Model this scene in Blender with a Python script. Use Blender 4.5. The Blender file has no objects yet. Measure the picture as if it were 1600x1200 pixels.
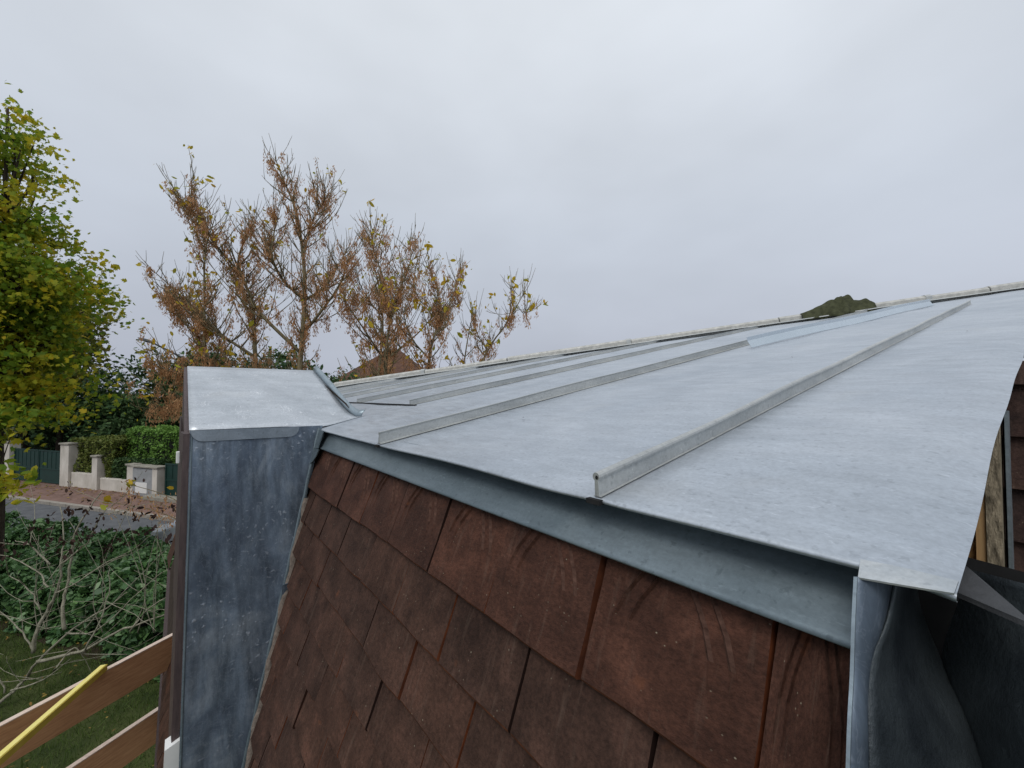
import bpy, math, random
import numpy as np
from mathutils import Vector, Matrix

# ------------------------------------------------------------------ camera, sky, sun, exposure
scene = bpy.context.scene
COL = scene.collection
cam_data = bpy.data.cameras.new('camera')
cam_data.sensor_width = 36.0
cam_data.lens = 36.0 * 663 / 1600
cam_data.clip_start = 0.01
cam_data.clip_end = 3000
camera = bpy.data.objects.new('camera', cam_data)
COL.objects.link(camera)
camera.location = (0, 0, 0)
camera.rotation_euler = (math.radians(90) + math.atan(18 / 663), 0, math.atan2(.787, .617))
scene.camera = camera

SUN_EL, SUN_AZ = math.radians(52), math.radians(150)      # azimuth clockwise from +Y
world = bpy.data.worlds.new('World')
scene.world = world
world.use_nodes = True
wn, wl = world.node_tree.nodes, world.node_tree.links
wn.clear()
w_out = wn.new('ShaderNodeOutputWorld')
w_bg = wn.new('ShaderNodeBackground')
w_sky = wn.new('ShaderNodeTexSky')
w_sky.sky_type = 'NISHITA'
w_sky.sun_disc = False
w_sky.sun_elevation = SUN_EL
w_sky.sun_rotation = SUN_AZ
w_sky.air_density = 2.0
w_sky.dust_density = 5.0
w_scale = wn.new('ShaderNodeVectorMath'); w_scale.operation = 'SCALE'
w_scale.inputs['Scale'].default_value = 0.55
wl.new(w_sky.outputs[0], w_scale.inputs[0])
w_tc = wn.new('ShaderNodeTexCoord')
w_sep = wn.new('ShaderNodeSeparateXYZ')
wl.new(w_tc.outputs['Generated'], w_sep.inputs[0])
w_ramp = wn.new('ShaderNodeValToRGB')                      # overcast cloud layer, brighter overhead
cr = w_ramp.color_ramp
cr.elements[0].position = 0.0; cr.elements[0].color = (4.6, 4.95, 5.9, 1)
cr.elements[1].position = 1.0; cr.elements[1].color = (8.8, 9.2, 9.8, 1)
e_ = cr.elements.new(0.35); e_.color = (5.85, 6.35, 7.2, 1)
e_ = cr.elements.new(0.68); e_.color = (7.5, 7.95, 8.55, 1)
wl.new(w_sep.outputs['Z'], w_ramp.inputs[0])
w_map = wn.new('ShaderNodeMapping'); w_map.inputs['Scale'].default_value = (1.2, 1.2, 2.6)
w_noise = wn.new('ShaderNodeTexNoise')
w_noise.inputs['Scale'].default_value = 1.3
w_noise.inputs['Detail'].default_value = 4
wl.new(w_tc.outputs['Generated'], w_map.inputs[0]); wl.new(w_map.outputs[0], w_noise.inputs['Vector'])
w_mr = wn.new('ShaderNodeMapRange')
w_mr.inputs['From Min'].default_value = .3; w_mr.inputs['From Max'].default_value = .7
w_mr.inputs['To Min'].default_value = .9; w_mr.inputs['To Max'].default_value = 1.1
wl.new(w_noise.outputs['Fac'], w_mr.inputs[0])
w_mul = wn.new('ShaderNodeVectorMath'); w_mul.operation = 'SCALE'
wl.new(w_ramp.outputs[0], w_mul.inputs[0]); wl.new(w_mr.outputs[0], w_mul.inputs['Scale'])
w_mix = wn.new('ShaderNodeMixRGB'); w_mix.inputs[0].default_value = 0.94
wl.new(w_scale.outputs[0], w_mix.inputs[1]); wl.new(w_mul.outputs[0], w_mix.inputs[2])
wl.new(w_mix.outputs[0], w_bg.inputs['Color'])
w_bg.inputs['Strength'].default_value = 0.10
wl.new(w_bg.outputs[0], w_out.inputs[0])

sun_data = bpy.data.lights.new('sun', 'SUN')
sun_data.energy = 1.3
sun_data.angle = math.radians(30)
sun_data.color = (1.0, .97, .93)
sun = bpy.data.objects.new('sun', sun_data)
COL.objects.link(sun)
sd = Vector((math.sin(SUN_AZ) * math.cos(SUN_EL), math.cos(SUN_AZ) * math.cos(SUN_EL), math.sin(SUN_EL)))
sun.rotation_euler = sd.to_track_quat('Z', 'Y').to_euler()

scene.view_settings.view_transform = 'Standard'
scene.view_settings.look = 'None'
scene.view_settings.gamma = 1
scene.view_settings.exposure = 0.0
scene.view_settings.use_curve_mapping = False

rng = np.random.default_rng(7)
random.seed(7)
GZ = -4.2                                                   # street and garden level, camera at 0

# ------------------------------------------------------------------ materials
def nt(name):
    m = bpy.data.materials.new(name); m.use_nodes = True
    n = m.node_tree.nodes; l = m.node_tree.links
    return m, n, l, n['Principled BSDF']

def vec(n, l, scale=(1, 1, 1), src='Object', rot=(0, 0, 0)):
    tc = n.new('ShaderNodeTexCoord'); mp = n.new('ShaderNodeMapping')
    mp.inputs['Scale'].default_value = scale
    mp.inputs['Rotation'].default_value = rot
    l.new(tc.outputs[src], mp.inputs[0])
    return mp.outputs[0]

def noise(n, l, v, scale, detail=4, rough=.55, dist=0):
    t = n.new('ShaderNodeTexNoise')
    t.inputs['Scale'].default_value = scale; t.inputs['Detail'].default_value = detail
    t.inputs['Roughness'].default_value = rough; t.inputs['Distortion'].default_value = dist
    l.new(v, t.inputs['Vector'])
    return t.outputs['Fac']

def ramp(n, l, fac, stops):
    r = n.new('ShaderNodeValToRGB')
    el = r.color_ramp.elements
    while len(el) < len(stops): el.new(.5)
    for e, (p, c) in zip(el, stops):
        e.position = p; e.color = (*c, 1) if len(c) == 3 else c
    l.new(fac, r.inputs[0])
    return r.outputs[0]

def mixc(n, l, fac, a, b, mode='MIX'):
    m = n.new('ShaderNodeMixRGB'); m.blend_type = mode
    for s, x in ((0, fac), (1, a), (2, b)):
        if isinstance(x, (int, float)): m.inputs[s].default_value = x
        elif isinstance(x, tuple): m.inputs[s].default_value = (*x, 1)
        else: l.new(x, m.inputs[s])
    return m.outputs[0]

def bump(n, l, h, bsdf, strength=.2, dist=.01):
    b = n.new('ShaderNodeBump')
    b.inputs['Strength'].default_value = strength; b.inputs['Distance'].default_value = dist
    l.new(h, b.inputs['Height']); l.new(b.outputs[0], bsdf.inputs['Normal'])

def g(x): return (x, x, x)

def simple(name, a, b, scale=8, rough=.7, metal=0, bumps=0, bdist=.01, stretch=(1, 1, 1), bscale=None, detail=5):
    m, n, l, p = nt(name)
    v = vec(n, l, stretch)
    f = noise(n, l, v, scale, detail)
    l.new(ramp(n, l, f, [(.3, a), (.7, b)]), p.inputs['Base Color'])
    p.inputs['Roughness'].default_value = rough; p.inputs['Metallic'].default_value = metal
    if rough > .8: p.inputs['Specular IOR Level'].default_value = .15
    if bumps:
        bump(n, l, noise(n, l, v, bscale or scale * 4, 6, .65), p, bumps, bdist)
    return m

def zinc(name, lo, hi, rough=.42, metal=.75, streak=.35, stretch=(1.2, 9, 9), big=2.2, marks=True, curls=0):
    m, n, l, p = nt(name)
    v1 = vec(n, l); v2 = vec(n, l, stretch)
    base = ramp(n, l, noise(n, l, v1, big, 5, .6, .6), [(.3, lo), (.7, hi)])
    st = ramp(n, l, noise(n, l, v2, 5, 6, .7), [(.35, g(.78)), (.72, g(1.12))])
    base = mixc(n, l, streak, base, mixc(n, l, 1.0, base, st, 'MULTIPLY'))
    if marks:                                               # chalky oxide scuffs and grains of dirt
        sc = ramp(n, l, noise(n, l, vec(n, l, (5, 16, 16)), 9, 4, .6, 1.2), [(.61, g(0)), (.70, g(1))])
        base = mixc(n, l, mixc(n, l, 1, sc, g(.4), 'MULTIPLY'), base, tuple(min(1, c * 1.22) for c in hi))
        if curls:
            cu = ramp(n, l, noise(n, l, vec(n, l, (1, 1.6, 1)), curls, 2, .5, 2.2), [(.50, g(0)), (.515, g(1)), (.53, g(0))])
            cm = ramp(n, l, noise(n, l, v1, curls * .9, 2), [(.5, g(0)), (.6, g(1))])
            base = mixc(n, l, mixc(n, l, 1, mixc(n, l, 1, cu, cm, 'MULTIPLY'), g(.8), 'MULTIPLY'), base, (.85, .87, .89))
        dk = ramp(n, l, noise(n, l, v1, 140, 2, .5), [(.62, g(0)), (.70, g(1))])
        gn = ramp(n, l, noise(n, l, v1, 210, 4, .7), [(.36, g(.92)), (.64, g(1.08))])
        base = mixc(n, l, 1, base, gn, 'MULTIPLY')
        base = mixc(n, l, mixc(n, l, 1, dk, g(.35), 'MULTIPLY'), base, tuple(c * .55 for c in lo))
        stain = ramp(n, l, noise(n, l, v1, 3.3, 3, .6), [(.6, g(0)), (.75, g(.3))])
        base = mixc(n, l, stain, base, (hi[0] * .95, hi[1] * .88, hi[2] * .78))
    l.new(base, p.inputs['Base Color'])
    p.inputs['Metallic'].default_value = metal
    rg = ramp(n, l, noise(n, l, v2, 9, 5), [(.3, g(rough - .08)), (.75, g(rough + .14))])
    l.new(rg, p.inputs['Roughness'])
    bump(n, l, noise(n, l, v1, 60, 5, .7), p, .07, .004)
    return m

MAT = {}
MAT['zinc'] = zinc('zinc_roof', (.40, .445, .495), (.535, .575, .62), .42, .65, .6, (2.2, 6, 6), 3.0)
MAT['zinc_seam'] = zinc('zinc_seam', (.40, .42, .42), (.58, .59, .57), .5, .6, .5, (9, 1.5, 9))
MAT['zinc_fascia'] = zinc('zinc_fascia', (.26, .32, .36), (.38, .45, .49), .4, .7, .6, (3, 14, 14), 3)
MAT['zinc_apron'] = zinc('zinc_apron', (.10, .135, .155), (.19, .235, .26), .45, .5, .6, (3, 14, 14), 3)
MAT['zinc_tab'] = zinc('zinc_tab', (.13, .16, .19), (.26, .30, .34), .42, .5, .6, (6, 6, 6), 7)
MAT['zinc_stained'] = zinc('stained_zinc', (.42, .46, .49), (.56, .58, .58), .45, .6, .4, (3, 3, 3), 25)
MAT['zinc_new'] = zinc('zinc_new', (.55, .62, .67), (.62, .69, .74), .3, .85, .2, marks=False)
MAT['zinc_dormer'] = zinc('zinc_dormer_roof', (.44, .475, .51), (.58, .615, .65), .45, .6, .6, (5, 2, 5), 7, True, 13)

def zinc_cheek():  # patina and water drops; base also darkened for the dim surroundings it reflects
    m, n, l, p = nt('zinc_patina_shaded')
    v = vec(n, l); vs = vec(n, l, (14, 14, 1.1))
    base = ramp(n, l, noise(n, l, v, 4.2, 6, .66, 1.2), [(.26, (.044, .060, .090)), (.5, (.115, .148, .190)), (.74, (.27, .305, .34))])
    st = ramp(n, l, noise(n, l, vs, 2.4, 6, .65, .3), [(.32, g(.4)), (.72, g(1.9))])
    base = mixc(n, l, .7, base, mixc(n, l, 1, base, st, 'MULTIPLY'))
    vo = n.new('ShaderNodeTexVoronoi'); vo.inputs['Scale'].default_value = 62
    wv = n.new('ShaderNodeVectorMath'); wv.operation = 'ADD'
    nz = n.new('ShaderNodeTexNoise'); nz.inputs['Scale'].default_value = 55; nz.inputs['Detail'].default_value = 2
    l.new(v, nz.inputs['Vector'])
    sv = n.new('ShaderNodeVectorMath'); sv.operation = 'SCALE'; sv.inputs['Scale'].default_value = .03
    l.new(nz.outputs['Color'], sv.inputs[0]); l.new(v, wv.inputs[0]); l.new(sv.outputs[0], wv.inputs[1])
    l.new(wv.outputs[0], vo.inputs['Vector'])
    drop = ramp(n, l, vo.outputs['Distance'], [(.10, g(1)), (.26, g(0))])
    patch = ramp(n, l, noise(n, l, v, 5, 3), [(.42, g(0)), (.6, g(1))])
    drop = mixc(n, l, 1, drop, patch, 'MULTIPLY')
    base = mixc(n, l, mixc(n, l, 1, drop, g(.75), 'MULTIPLY'), base, (.40, .44, .50))
    curl = ramp(n, l, noise(n, l, v, 26, 4, .6, 2.5), [(.47, g(0)), (.5, g(1)), (.53, g(0))])
    base = mixc(n, l, mixc(n, l, 1, curl, g(.22), 'MULTIPLY'), base, (.3, .34, .4))
    l.new(base, p.inputs['Base Color'])
    p.inputs['Metallic'].default_value = .55
    l.new(ramp(n, l, noise(n, l, vs, 3, 4), [(.3, g(.34)), (.7, g(.58))]), p.inputs['Roughness'])
    bump(n, l, drop, p, .25, .002)
    return m
MAT['zinc_cheek'] = zinc_cheek()
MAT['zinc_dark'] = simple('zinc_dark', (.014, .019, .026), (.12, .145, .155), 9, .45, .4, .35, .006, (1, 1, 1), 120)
MAT['lead'] = simple('lead_apron', (.028, .03, .033), (.06, .062, .066), 20, .6, .2, .3, .004)
MAT['black_gap'] = simple('dark_gap', (.012, .012, .013), (.03, .03, .03), 20, .9)

def tile_mat(name, a, b, c, warm=.0):
    m, n, l, p = nt(name)
    oi = n.new('ShaderNodeObjectInfo')
    v0 = vec(n, l)
    add = n.new('ShaderNodeVectorMath'); add.operation = 'ADD'
    sc = n.new('ShaderNodeVectorMath'); sc.operation = 'SCALE'; sc.inputs['Scale'].default_value = 40
    cx = n.new('ShaderNodeCombineXYZ')
    for i in range(3): l.new(oi.outputs['Random'], cx.inputs[i])
    l.new(cx.outputs[0], sc.inputs[0]); l.new(v0, add.inputs[0]); l.new(sc.outputs[0], add.inputs[1])
    v = add.outputs[0]
    base = ramp(n, l, noise(n, l, v, 14, 6, .6, .4), [(.32, a), (.54, b), (.74, c)])
    gr = ramp(n, l, noise(n, l, v, 170, 5, .75), [(.38, g(.72)), (.62, g(1.3))])
    base = mixc(n, l, 1, base, gr, 'MULTIPLY')
    tint = ramp(n, l, oi.outputs['Random'], [(0, (.84, .83, .83)), (.5, (1, 1, 1)), (1, (1.14, 1.06, 1.0))])
    base = mixc(n, l, 1, base, tint, 'MULTIPLY')
    st = n.new('ShaderNodeMapping'); st.inputs['Scale'].default_value = (60, 5, 5); l.new(v, st.inputs[0])
    sf = ramp(n, l, noise(n, l, st.outputs[0], 2.2, 4, .6), [(.56, g(0)), (.74, g(1))])
    base = mixc(n, l, mixc(n, l, 1, sf, g(.17), 'MULTIPLY'), base, (.24, .17, .13))
    sp = n.new('ShaderNodeTexVoronoi'); sp.inputs['Scale'].default_value = 120; l.new(v, sp.inputs['Vector'])
    sp2 = ramp(n, l, sp.outputs['Distance'], [(.07, g(1)), (.14, g(0))])
    keep = ramp(n, l, noise(n, l, v, 30, 2), [(.55, g(0)), (.66, g(1))])
    base = mixc(n, l, mixc(n, l, 1, mixc(n, l, 1, sp2, keep, 'MULTIPLY'), g(.7), 'MULTIPLY'), base, (.38, .33, .24))
    og = ramp(n, l, noise(n, l, v, 22, 3), [(.68, g(0)), (.8, g(.5))])
    base = mixc(n, l, og, base, (.20, .07, .03))
    l.new(base, p.inputs['Base Color'])
    p.inputs['Roughness'].default_value = .7
    p.inputs['Specular IOR Level'].default_value = .18
    bump(n, l, noise(n, l, v, 260, 6, .75), p, .55, .003)
    return m
MAT['tile'] = tile_mat('clay_tile', (.033, .0172, .0125), (.061, .0325, .0235), (.098, .050, .036))
MAT['tile_top'] = tile_mat('clay_tile_fresh', (.037, .0165, .0115), (.066, .0295, .020), (.104, .046, .031))
def edge_mat():
    m, n, l, p = nt('raw_clay_edge')
    oi = n.new('ShaderNodeObjectInfo')
    base = ramp(n, l, noise(n, l, vec(n, l), 60, 5), [(.3, (.13, .04, .018)), (.7, (.26, .078, .032))])
    k = ramp(n, l, oi.outputs['Random'], [(.55, g(0)), (.75, g(1))])
    l.new(mixc(n, l, k, (.028, .015, .012), base), p.inputs['Base Color'])
    p.inputs['Roughness'].default_value = .9; p.inputs['Specular IOR Level'].default_value = .1
    return m
MAT['tile_edge'] = edge_mat()
MAT['tile_arris'] = simple('worn_tile_arris', (.040, .020, .014), (.17, .062, .03), 45, .85, 0, .3, .002)
MAT['tile_rib'] = simple('scraped_rib', (.045, .023, .017), (.125, .068, .051), 130, .9, 0, .4, .002)
MAT['tile_wall'] = tile_mat('dark_wall_tile', (.030, .020, .019), (.055, .034, .030), (.08, .05, .04))
MAT['underlay'] = simple('roof_boarding', (.03, .022, .018), (.06, .045, .035), 20, .9)
MAT['mortar'] = simple('mortar', (.16, .13, .11), (.30, .25, .21), 90, .9, 0, .6, .004)
MAT['render'] = simple('wall_render', (.5, .45, .37), (.6, .55, .46), 6, .9, 0, .3, .004)
MAT['cap'] = simple('hip_cap_metal', (.36, .36, .335), (.56, .555, .52), 28, .55, .35, .3, .004)
MAT['brown_paint'] = simple('brown_painted_wood', (.045, .03, .03), (.085, .058, .055), 16, .6, 0, .2, .003, (8, 8, 1))
MAT['white_paint'] = simple('white_paint', (.70, .71, .69), (.80, .80, .78), 12, .4)
MAT['glass'] = simple('window_glass', (.03, .04, .05), (.04, .05, .06), 2, .06, 0)
def wood(name, a, b, c, stretch, scale=9, rough=.7):
    m, n, l, p = nt(name)
    v = vec(n, l, stretch)
    f = noise(n, l, v, scale, 6, .6, .8)
    base = ramp(n, l, f, [(.3, a), (.5, b), (.7, c)])
    kn = ramp(n, l, noise(n, l, vec(n, l), 7, 2), [(.68, g(0)), (.76, g(.8))])
    base = mixc(n, l, kn, base, tuple(x * .45 for x in a))
    l.new(base, p.inputs['Base Color']); p.inputs['Roughness'].default_value = rough
    bump(n, l, f, p, .15, .003)
    return m
MAT['plank'] = wood('scaffold_plank', (.42, .20, .095), (.55, .29, .145), (.64, .365, .195), (1.3, 1.3, 14))
MAT['plank_edge'] = wood('sawn_or_lit_plank_edge', (.60, .46, .38), (.68, .54, .45), (.74, .62, .53), (3, 3, 3))  # pale wood for the sawn ends and for the painted lit top edge
MAT['ply'] = wood('fresh_wood', (.30, .15, .05), (.46, .25, .09), (.58, .36, .15), (2, 2, 22), 10)
MAT['ply2'] = wood('light_wood_stud', (.40, .24, .11), (.48, .29, .13), (.52, .34, .16), (30, 30, 1.5), 5)
MAT['osb'] = simple('rough_sawn_edge', (.10, .085, .06), (.50, .42, .30), 70, .9, 0, .9, .006, (2.2, 2.2, .6), 90)
MAT['yellow'] = simple('yellow_paint', (.72, .55, .07), (.80, .64, .12), 20, .45, 0, .1, .002)
MAT['yellow_lit'] = simple('yellow_paint_lit', (.86, .74, .20), (.9, .8, .28), 20, .5)
MAT['cloth'] = simple('green_cloth', (.034, .037, .020), (.075, .08, .043), 30, .92, 0, .5, .003, (1, 1, 1), 400)
MAT['asphalt'] = simple('asphalt', (.085, .09, .098), (.13, .135, .142), 3, .85, 0, .4, .006, (1, 1, 1), 150)
MAT['pavement'] = simple('red_pavement', (.15, .095, .078), (.23, .15, .125), 2.2, .9, 0, .3, .004, (1, 1, 1), 90)
MAT['kerb'] = simple('kerb_stone', (.24, .22, .19), (.36, .33, .29), 6, .9, 0, .3, .004)
MAT['gwall'] = simple('garden_wall_render', (.42, .39, .34), (.66, .62, .56), 2.3, .92, 0, .4, .006, (1, 1, .6))
MAT['coping'] = simple('coping_stone', (.22, .21, .18), (.34, .32, .27), 6, .9, 0, .4, .006)
MAT['gate'] = simple('green_gate_paint', (.002, .024, .019), (.004, .036, .029), 4, .55)
MAT['cabinet'] = simple('cabinet_grey', (.24, .255, .26), (.32, .33, .34), 5, .6)
MAT['soil'] = simple('soil', (.028, .022, .015), (.06, .046, .03), 3, .95, 0, .6, .02)
MAT['lawn'] = simple('lawn_ground', (.03, .045, .014), (.07, .085, .028), 2.2, .95, 0, .8, .02, (1, 1, 1), 30)
MAT['terrain'] = simple('far_ground', (.04, .05, .03), (.07, .07, .05), .2, .95)
MAT['dark_metal'] = simple('dark_lamp_metal', (.018, .02, .025), (.03, .033, .04), 8, .5, .4)
MAT['lamp_glass'] = simple('lamp_glass', (.35, .37, .38), (.4, .42, .43), 3, .2)
MAT['roof_red'] = simple('far_tile_roof', (.075, .042, .03), (.145, .08, .057), 3, .9, 0, .8, .03, (1, 1, 4), 14)
MAT['car_paint'] = simple('silver_car_paint', (.50, .53, .57), (.55, .58, .62), 2, .25, .4)
MAT['tyre'] = simple('tyre', (.015, .015, .015), (.025, .025, .025), 9, .9)

def bark(name, a, b, scale=14):
    return simple(name, a, b, scale, .9, 0, .6, .01, (2, 2, .5), 40)
MAT['bark_ash'] = bark('ash_bark', (.11, .088, .052), (.25, .21, .125))
MAT['bark_dark'] = bark('dark_bark', (.025, .019, .014), (.06, .046, .034))
MAT['bark_pale'] = bark('lichen_bark', (.15, .14, .10), (.36, .34, .26), 22)

def leaf_mat(name, cols, rough=.55, trans=.25, spec=.15, cols2=None):
    m, n, l, p = nt(name)
    ge = n.new('ShaderNodeNewGeometry')
    k = len(cols)
    c = ramp(n, l, ge.outputs['Random Per Island'], [(i / max(1, k - 1), x) for i, x in enumerate(cols)])
    if cols2:                                                # boughs that have turned yellow
        c2 = ramp(n, l, ge.outputs['Random Per Island'], [(i / (len(cols2) - 1), x) for i, x in enumerate(cols2)])
        c = mixc(n, l, ramp(n, l, noise(n, l, vec(n, l), 1.5, 3, .6), [(.46, g(0)), (.58, g(1))]), c, c2)
    l.new(c, p.inputs['Base Color'])
    p.inputs['Roughness'].default_value = rough
    p.inputs['Specular IOR Level'].default_value = spec
    tr = n.new('ShaderNodeBsdfTranslucent'); l.new(c, tr.inputs['Color'])
    mx = n.new('ShaderNodeMixShader'); mx.inputs[0].default_value = trans
    l.new(p.outputs[0], mx.inputs[1]); l.new(tr.outputs[0], mx.inputs[2])
    l.new(mx.outputs[0], n['Material Output'].inputs[0])
    return m
MAT['keys'] = leaf_mat('dry_ash_keys', [(.36, .19, .095), (.50, .285, .145), (.62, .38, .20), (.43, .225, .11)], .8, .4)
MAT['yellow_leaf'] = leaf_mat('yellow_leaf', [(.50, .31, .025), (.62, .44, .04), (.34, .36, .04), (.56, .35, .03)], .6, .4)
MAT['maple_leaf'] = leaf_mat('maple_leaf', [(.13, .24, .025), (.20, .31, .03), (.27, .34, .03), (.11, .20, .025), (.22, .30, .035)], .5, .5, .15, [(.46, .42, .03), (.60, .50, .035), (.38, .38, .03), (.62, .44, .03)])
MAT['olive_leaf'] = leaf_mat('olive_leaf', [(.09, .115, .022), (.15, .155, .03), (.20, .16, .035), (.07, .105, .022), (.12, .145, .028)], .55, .35)
MAT['dark_leaf'] = leaf_mat('dark_leaf', [(0.032, 0.070, 0.028), (0.056, 0.107, 0.037), (0.083, 0.135, 0.047), (0.041, 0.084, 0.037)], .5, .15)
MAT['hedge_leaf'] = leaf_mat('hedge_leaf', [(0.089, 0.190, 0.035), (0.139, 0.266, 0.051), (0.190, 0.330, 0.071), (0.076, 0.151, 0.035)], .5, .2)
MAT['olive_hedge'] = leaf_mat('olive_hedge_leaf', [(0.081, 0.119, 0.025), (0.137, 0.174, 0.036), (0.182, 0.200, 0.055), (0.073, 0.101, 0.025)], .5, .2)
MAT['laurel_leaf'] = leaf_mat('laurel_leaf', [(0.040, 0.096, 0.034), (0.073, 0.156, 0.051), (0.114, 0.216, 0.069), (0.060, 0.125, 0.055)], .38, .12, .4)
MAT['dead_leaf'] = leaf_mat('shrivelled_leaf', [(.035, .02, .018), (.06, .034, .026), (.025, .016, .014)], .8, .1)
MAT['litter'] = leaf_mat('fallen_leaf', [(.25, .15, .04), (.16, .09, .035), (.34, .24, .06), (.10, .06, .03)], .8, .1)
MAT['grass'] = leaf_mat('grass_blade', [(0.041, 0.079, 0.016), (0.075, 0.128, 0.026), (0.112, 0.160, 0.037), (0.056, 0.094, 0.022)], .6, .2)

# ------------------------------------------------------------------ mesh helpers
def wloc(o):
    p = Vector((0, 0, 0))
    while o is not None:
        p += o.location; o = o.parent
    return p

def link_mesh(name, me, mats, parent=None, loc=(0, 0, 0)):
    o = bpy.data.objects.new(name, me)
    COL.objects.link(o)
    for m in (mats if isinstance(mats, (list, tuple)) else [mats]):
        if len(me.materials) < len(mats if isinstance(mats, (list, tuple)) else [mats]):
            me.materials.append(MAT[m] if isinstance(m, str) else m)
    o.parent = parent
    o.location = loc
    return o

def mesh(name, verts, faces, mats, parent=None, smooth=False, fmat=None):
    """verts in world coordinates; the object's origin is its own centre"""
    v = np.asarray(verts, float)
    c = v.mean(0)
    me = bpy.data.meshes.new(name)
    me.from_pydata([tuple(x) for x in v - c], [], [tuple(f) for f in faces])
    if fmat is not None:
        me.polygons.foreach_set('material_index', np.asarray(fmat, np.int32))
    if smooth: me.shade_smooth()
    me.update()
    base = wloc(parent) if parent else Vector((0, 0, 0))
    return link_mesh(name, me, mats, parent, Vector(c) - base)

def fast_mesh(name, verts, k, mats, parent=None, smooth=False):
    """many separate k-gons, verts (N*k,3) world"""
    v = np.asarray(verts, np.float32)
    nf = len(v) // k
    c = v.mean(0)
    me = bpy.data.meshes.new(name)
    me.vertices.add(len(v)); me.vertices.foreach_set('co', (v - c).ravel())
    me.loops.add(len(v)); me.loops.foreach_set('vertex_index', np.arange(len(v), dtype=np.int32))
    me.polygons.add(nf)
    me.polygons.foreach_set('loop_start', np.arange(0, len(v), k, dtype=np.int32))
    me.polygons.foreach_set('loop_total', np.full(nf, k, np.int32))
    me.update(calc_edges=True)
    base = wloc(parent) if parent else Vector((0, 0, 0))
    return link_mesh(name, me, mats, parent, Vector([float(x) for x in c]) - base)

BOXF = [(0, 3, 2, 1), (4, 5, 6, 7), (0, 1, 5, 4), (1, 2, 6, 5), (2, 3, 7, 6), (3, 0, 4, 7)]
def boxv(x0, x1, y0, y1, z0, z1):
    return [(x0, y0, z0), (x1, y0, z0), (x1, y1, z0), (x0, y1, z0), (x0, y0, z1), (x1, y0, z1), (x1, y1, z1), (x0, y1, z1)]

def bevel(o, w=.004, seg=2):
    m = o.modifiers.new('bevel', 'BEVEL'); m.width = w; m.segments = seg; m.limit_method = 'ANGLE'
    return o
def solid(o, t, off=-1):
    m = o.modifiers.new('solidify', 'SOLIDIFY'); m.thickness = t; m.offset = off
    return o
def box(name, b, mat, parent=None, bev=0):
    o = mesh(name, boxv(*b), BOXF, mat, parent)
    if bev: bevel(o, bev)
    return o

def obox(name, origin, ax, ay, az, ext, mat, parent=None, bev=0):
    """oriented box: ext = (x0,x1,y0,y1,z0,z1) along unit axes from origin"""
    O = np.array(origin, float); A = np.array([ax, ay, az], float)
    v = [O + np.array(p) @ A for p in boxv(*ext)]
    o = mesh(name, v, BOXF, mat, parent)
    if bev: bevel(o, bev)
    return o

def grid(nu, nv):
    return [(i * nv + j, (i + 1) * nv + j, (i + 1) * nv + j + 1, i * nv + j + 1) for i in range(nu - 1) for j in range(nv - 1)]

def sweep(paths_radii, sides=5):
    """tubes along polylines -> verts, faces"""
    V, Fc = [], []
    for pts, rad in paths_radii:
        pts = np.asarray(pts, float); n = len(pts)
        b0 = sum(len(x) for x in V)
        t = np.gradient(pts, axis=0); t /= np.linalg.norm(t, axis=1)[:, None] + 1e-9
        ref = np.array([.31, .52, .8]); a = np.cross(t, ref); a /= np.linalg.norm(a, axis=1)[:, None] + 1e-9
        b = np.cross(t, a)
        ang = np.arange(sides) * 2 * math.pi / sides
        ring = pts[:, None, :] + np.asarray(rad)[:, None, None] * (np.cos(ang)[None, :, None] * a[:, None, :] + np.sin(ang)[None, :, None] * b[:, None, :])
        V.append(ring.reshape(-1, 3))
        for i in range(n - 1):
            for s in range(sides):
                s2 = (s + 1) % sides
                Fc.append((b0 + i * sides + s, b0 + i * sides + s2, b0 + (i + 1) * sides + s2, b0 + (i + 1) * sides + s))
        Fc.append(tuple(b0 + s for s in range(sides))[::-1])
        Fc.append(tuple(b0 + (n - 1) * sides + s for s in range(sides)))
    return np.concatenate(V), Fc

def smooth_path(p, n=4):
    p = np.asarray(p, float); out = []
    for i in range(len(p) - 1):
        p0 = p[max(i - 1, 0)]; p1 = p[i]; p2 = p[i + 1]; p3 = p[min(i + 2, len(p) - 1)]
        for t in np.linspace(0, 1, n, endpoint=False):
            out.append(.5 * ((2 * p1) + (-p0 + p2) * t + (2 * p0 - 5 * p1 + 4 * p2 - p3) * t * t + (-p0 + 3 * p1 - 3 * p2 + p3) * t ** 3))
    out.append(p[-1])
    return np.array(out)

def thing(name, loc, label, cat, group=None):
    o = bpy.data.objects.new(name, None); COL.objects.link(o)
    o.empty_display_size = .2
    o.location = loc; o['label'] = label; o['category'] = cat
    if group: o['group'] = group
    return o
def tag(o, label, cat, group=None):
    o['label'] = label; o['category'] = cat
    if group: o['group'] = group
    return o
def structure(o): o['kind'] = 'structure'; return o
def stuff(o, label=None, cat=None):
    o['kind'] = 'stuff'
    if label: o['label'] = label
    if cat: o['category'] = cat
    return o

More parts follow.
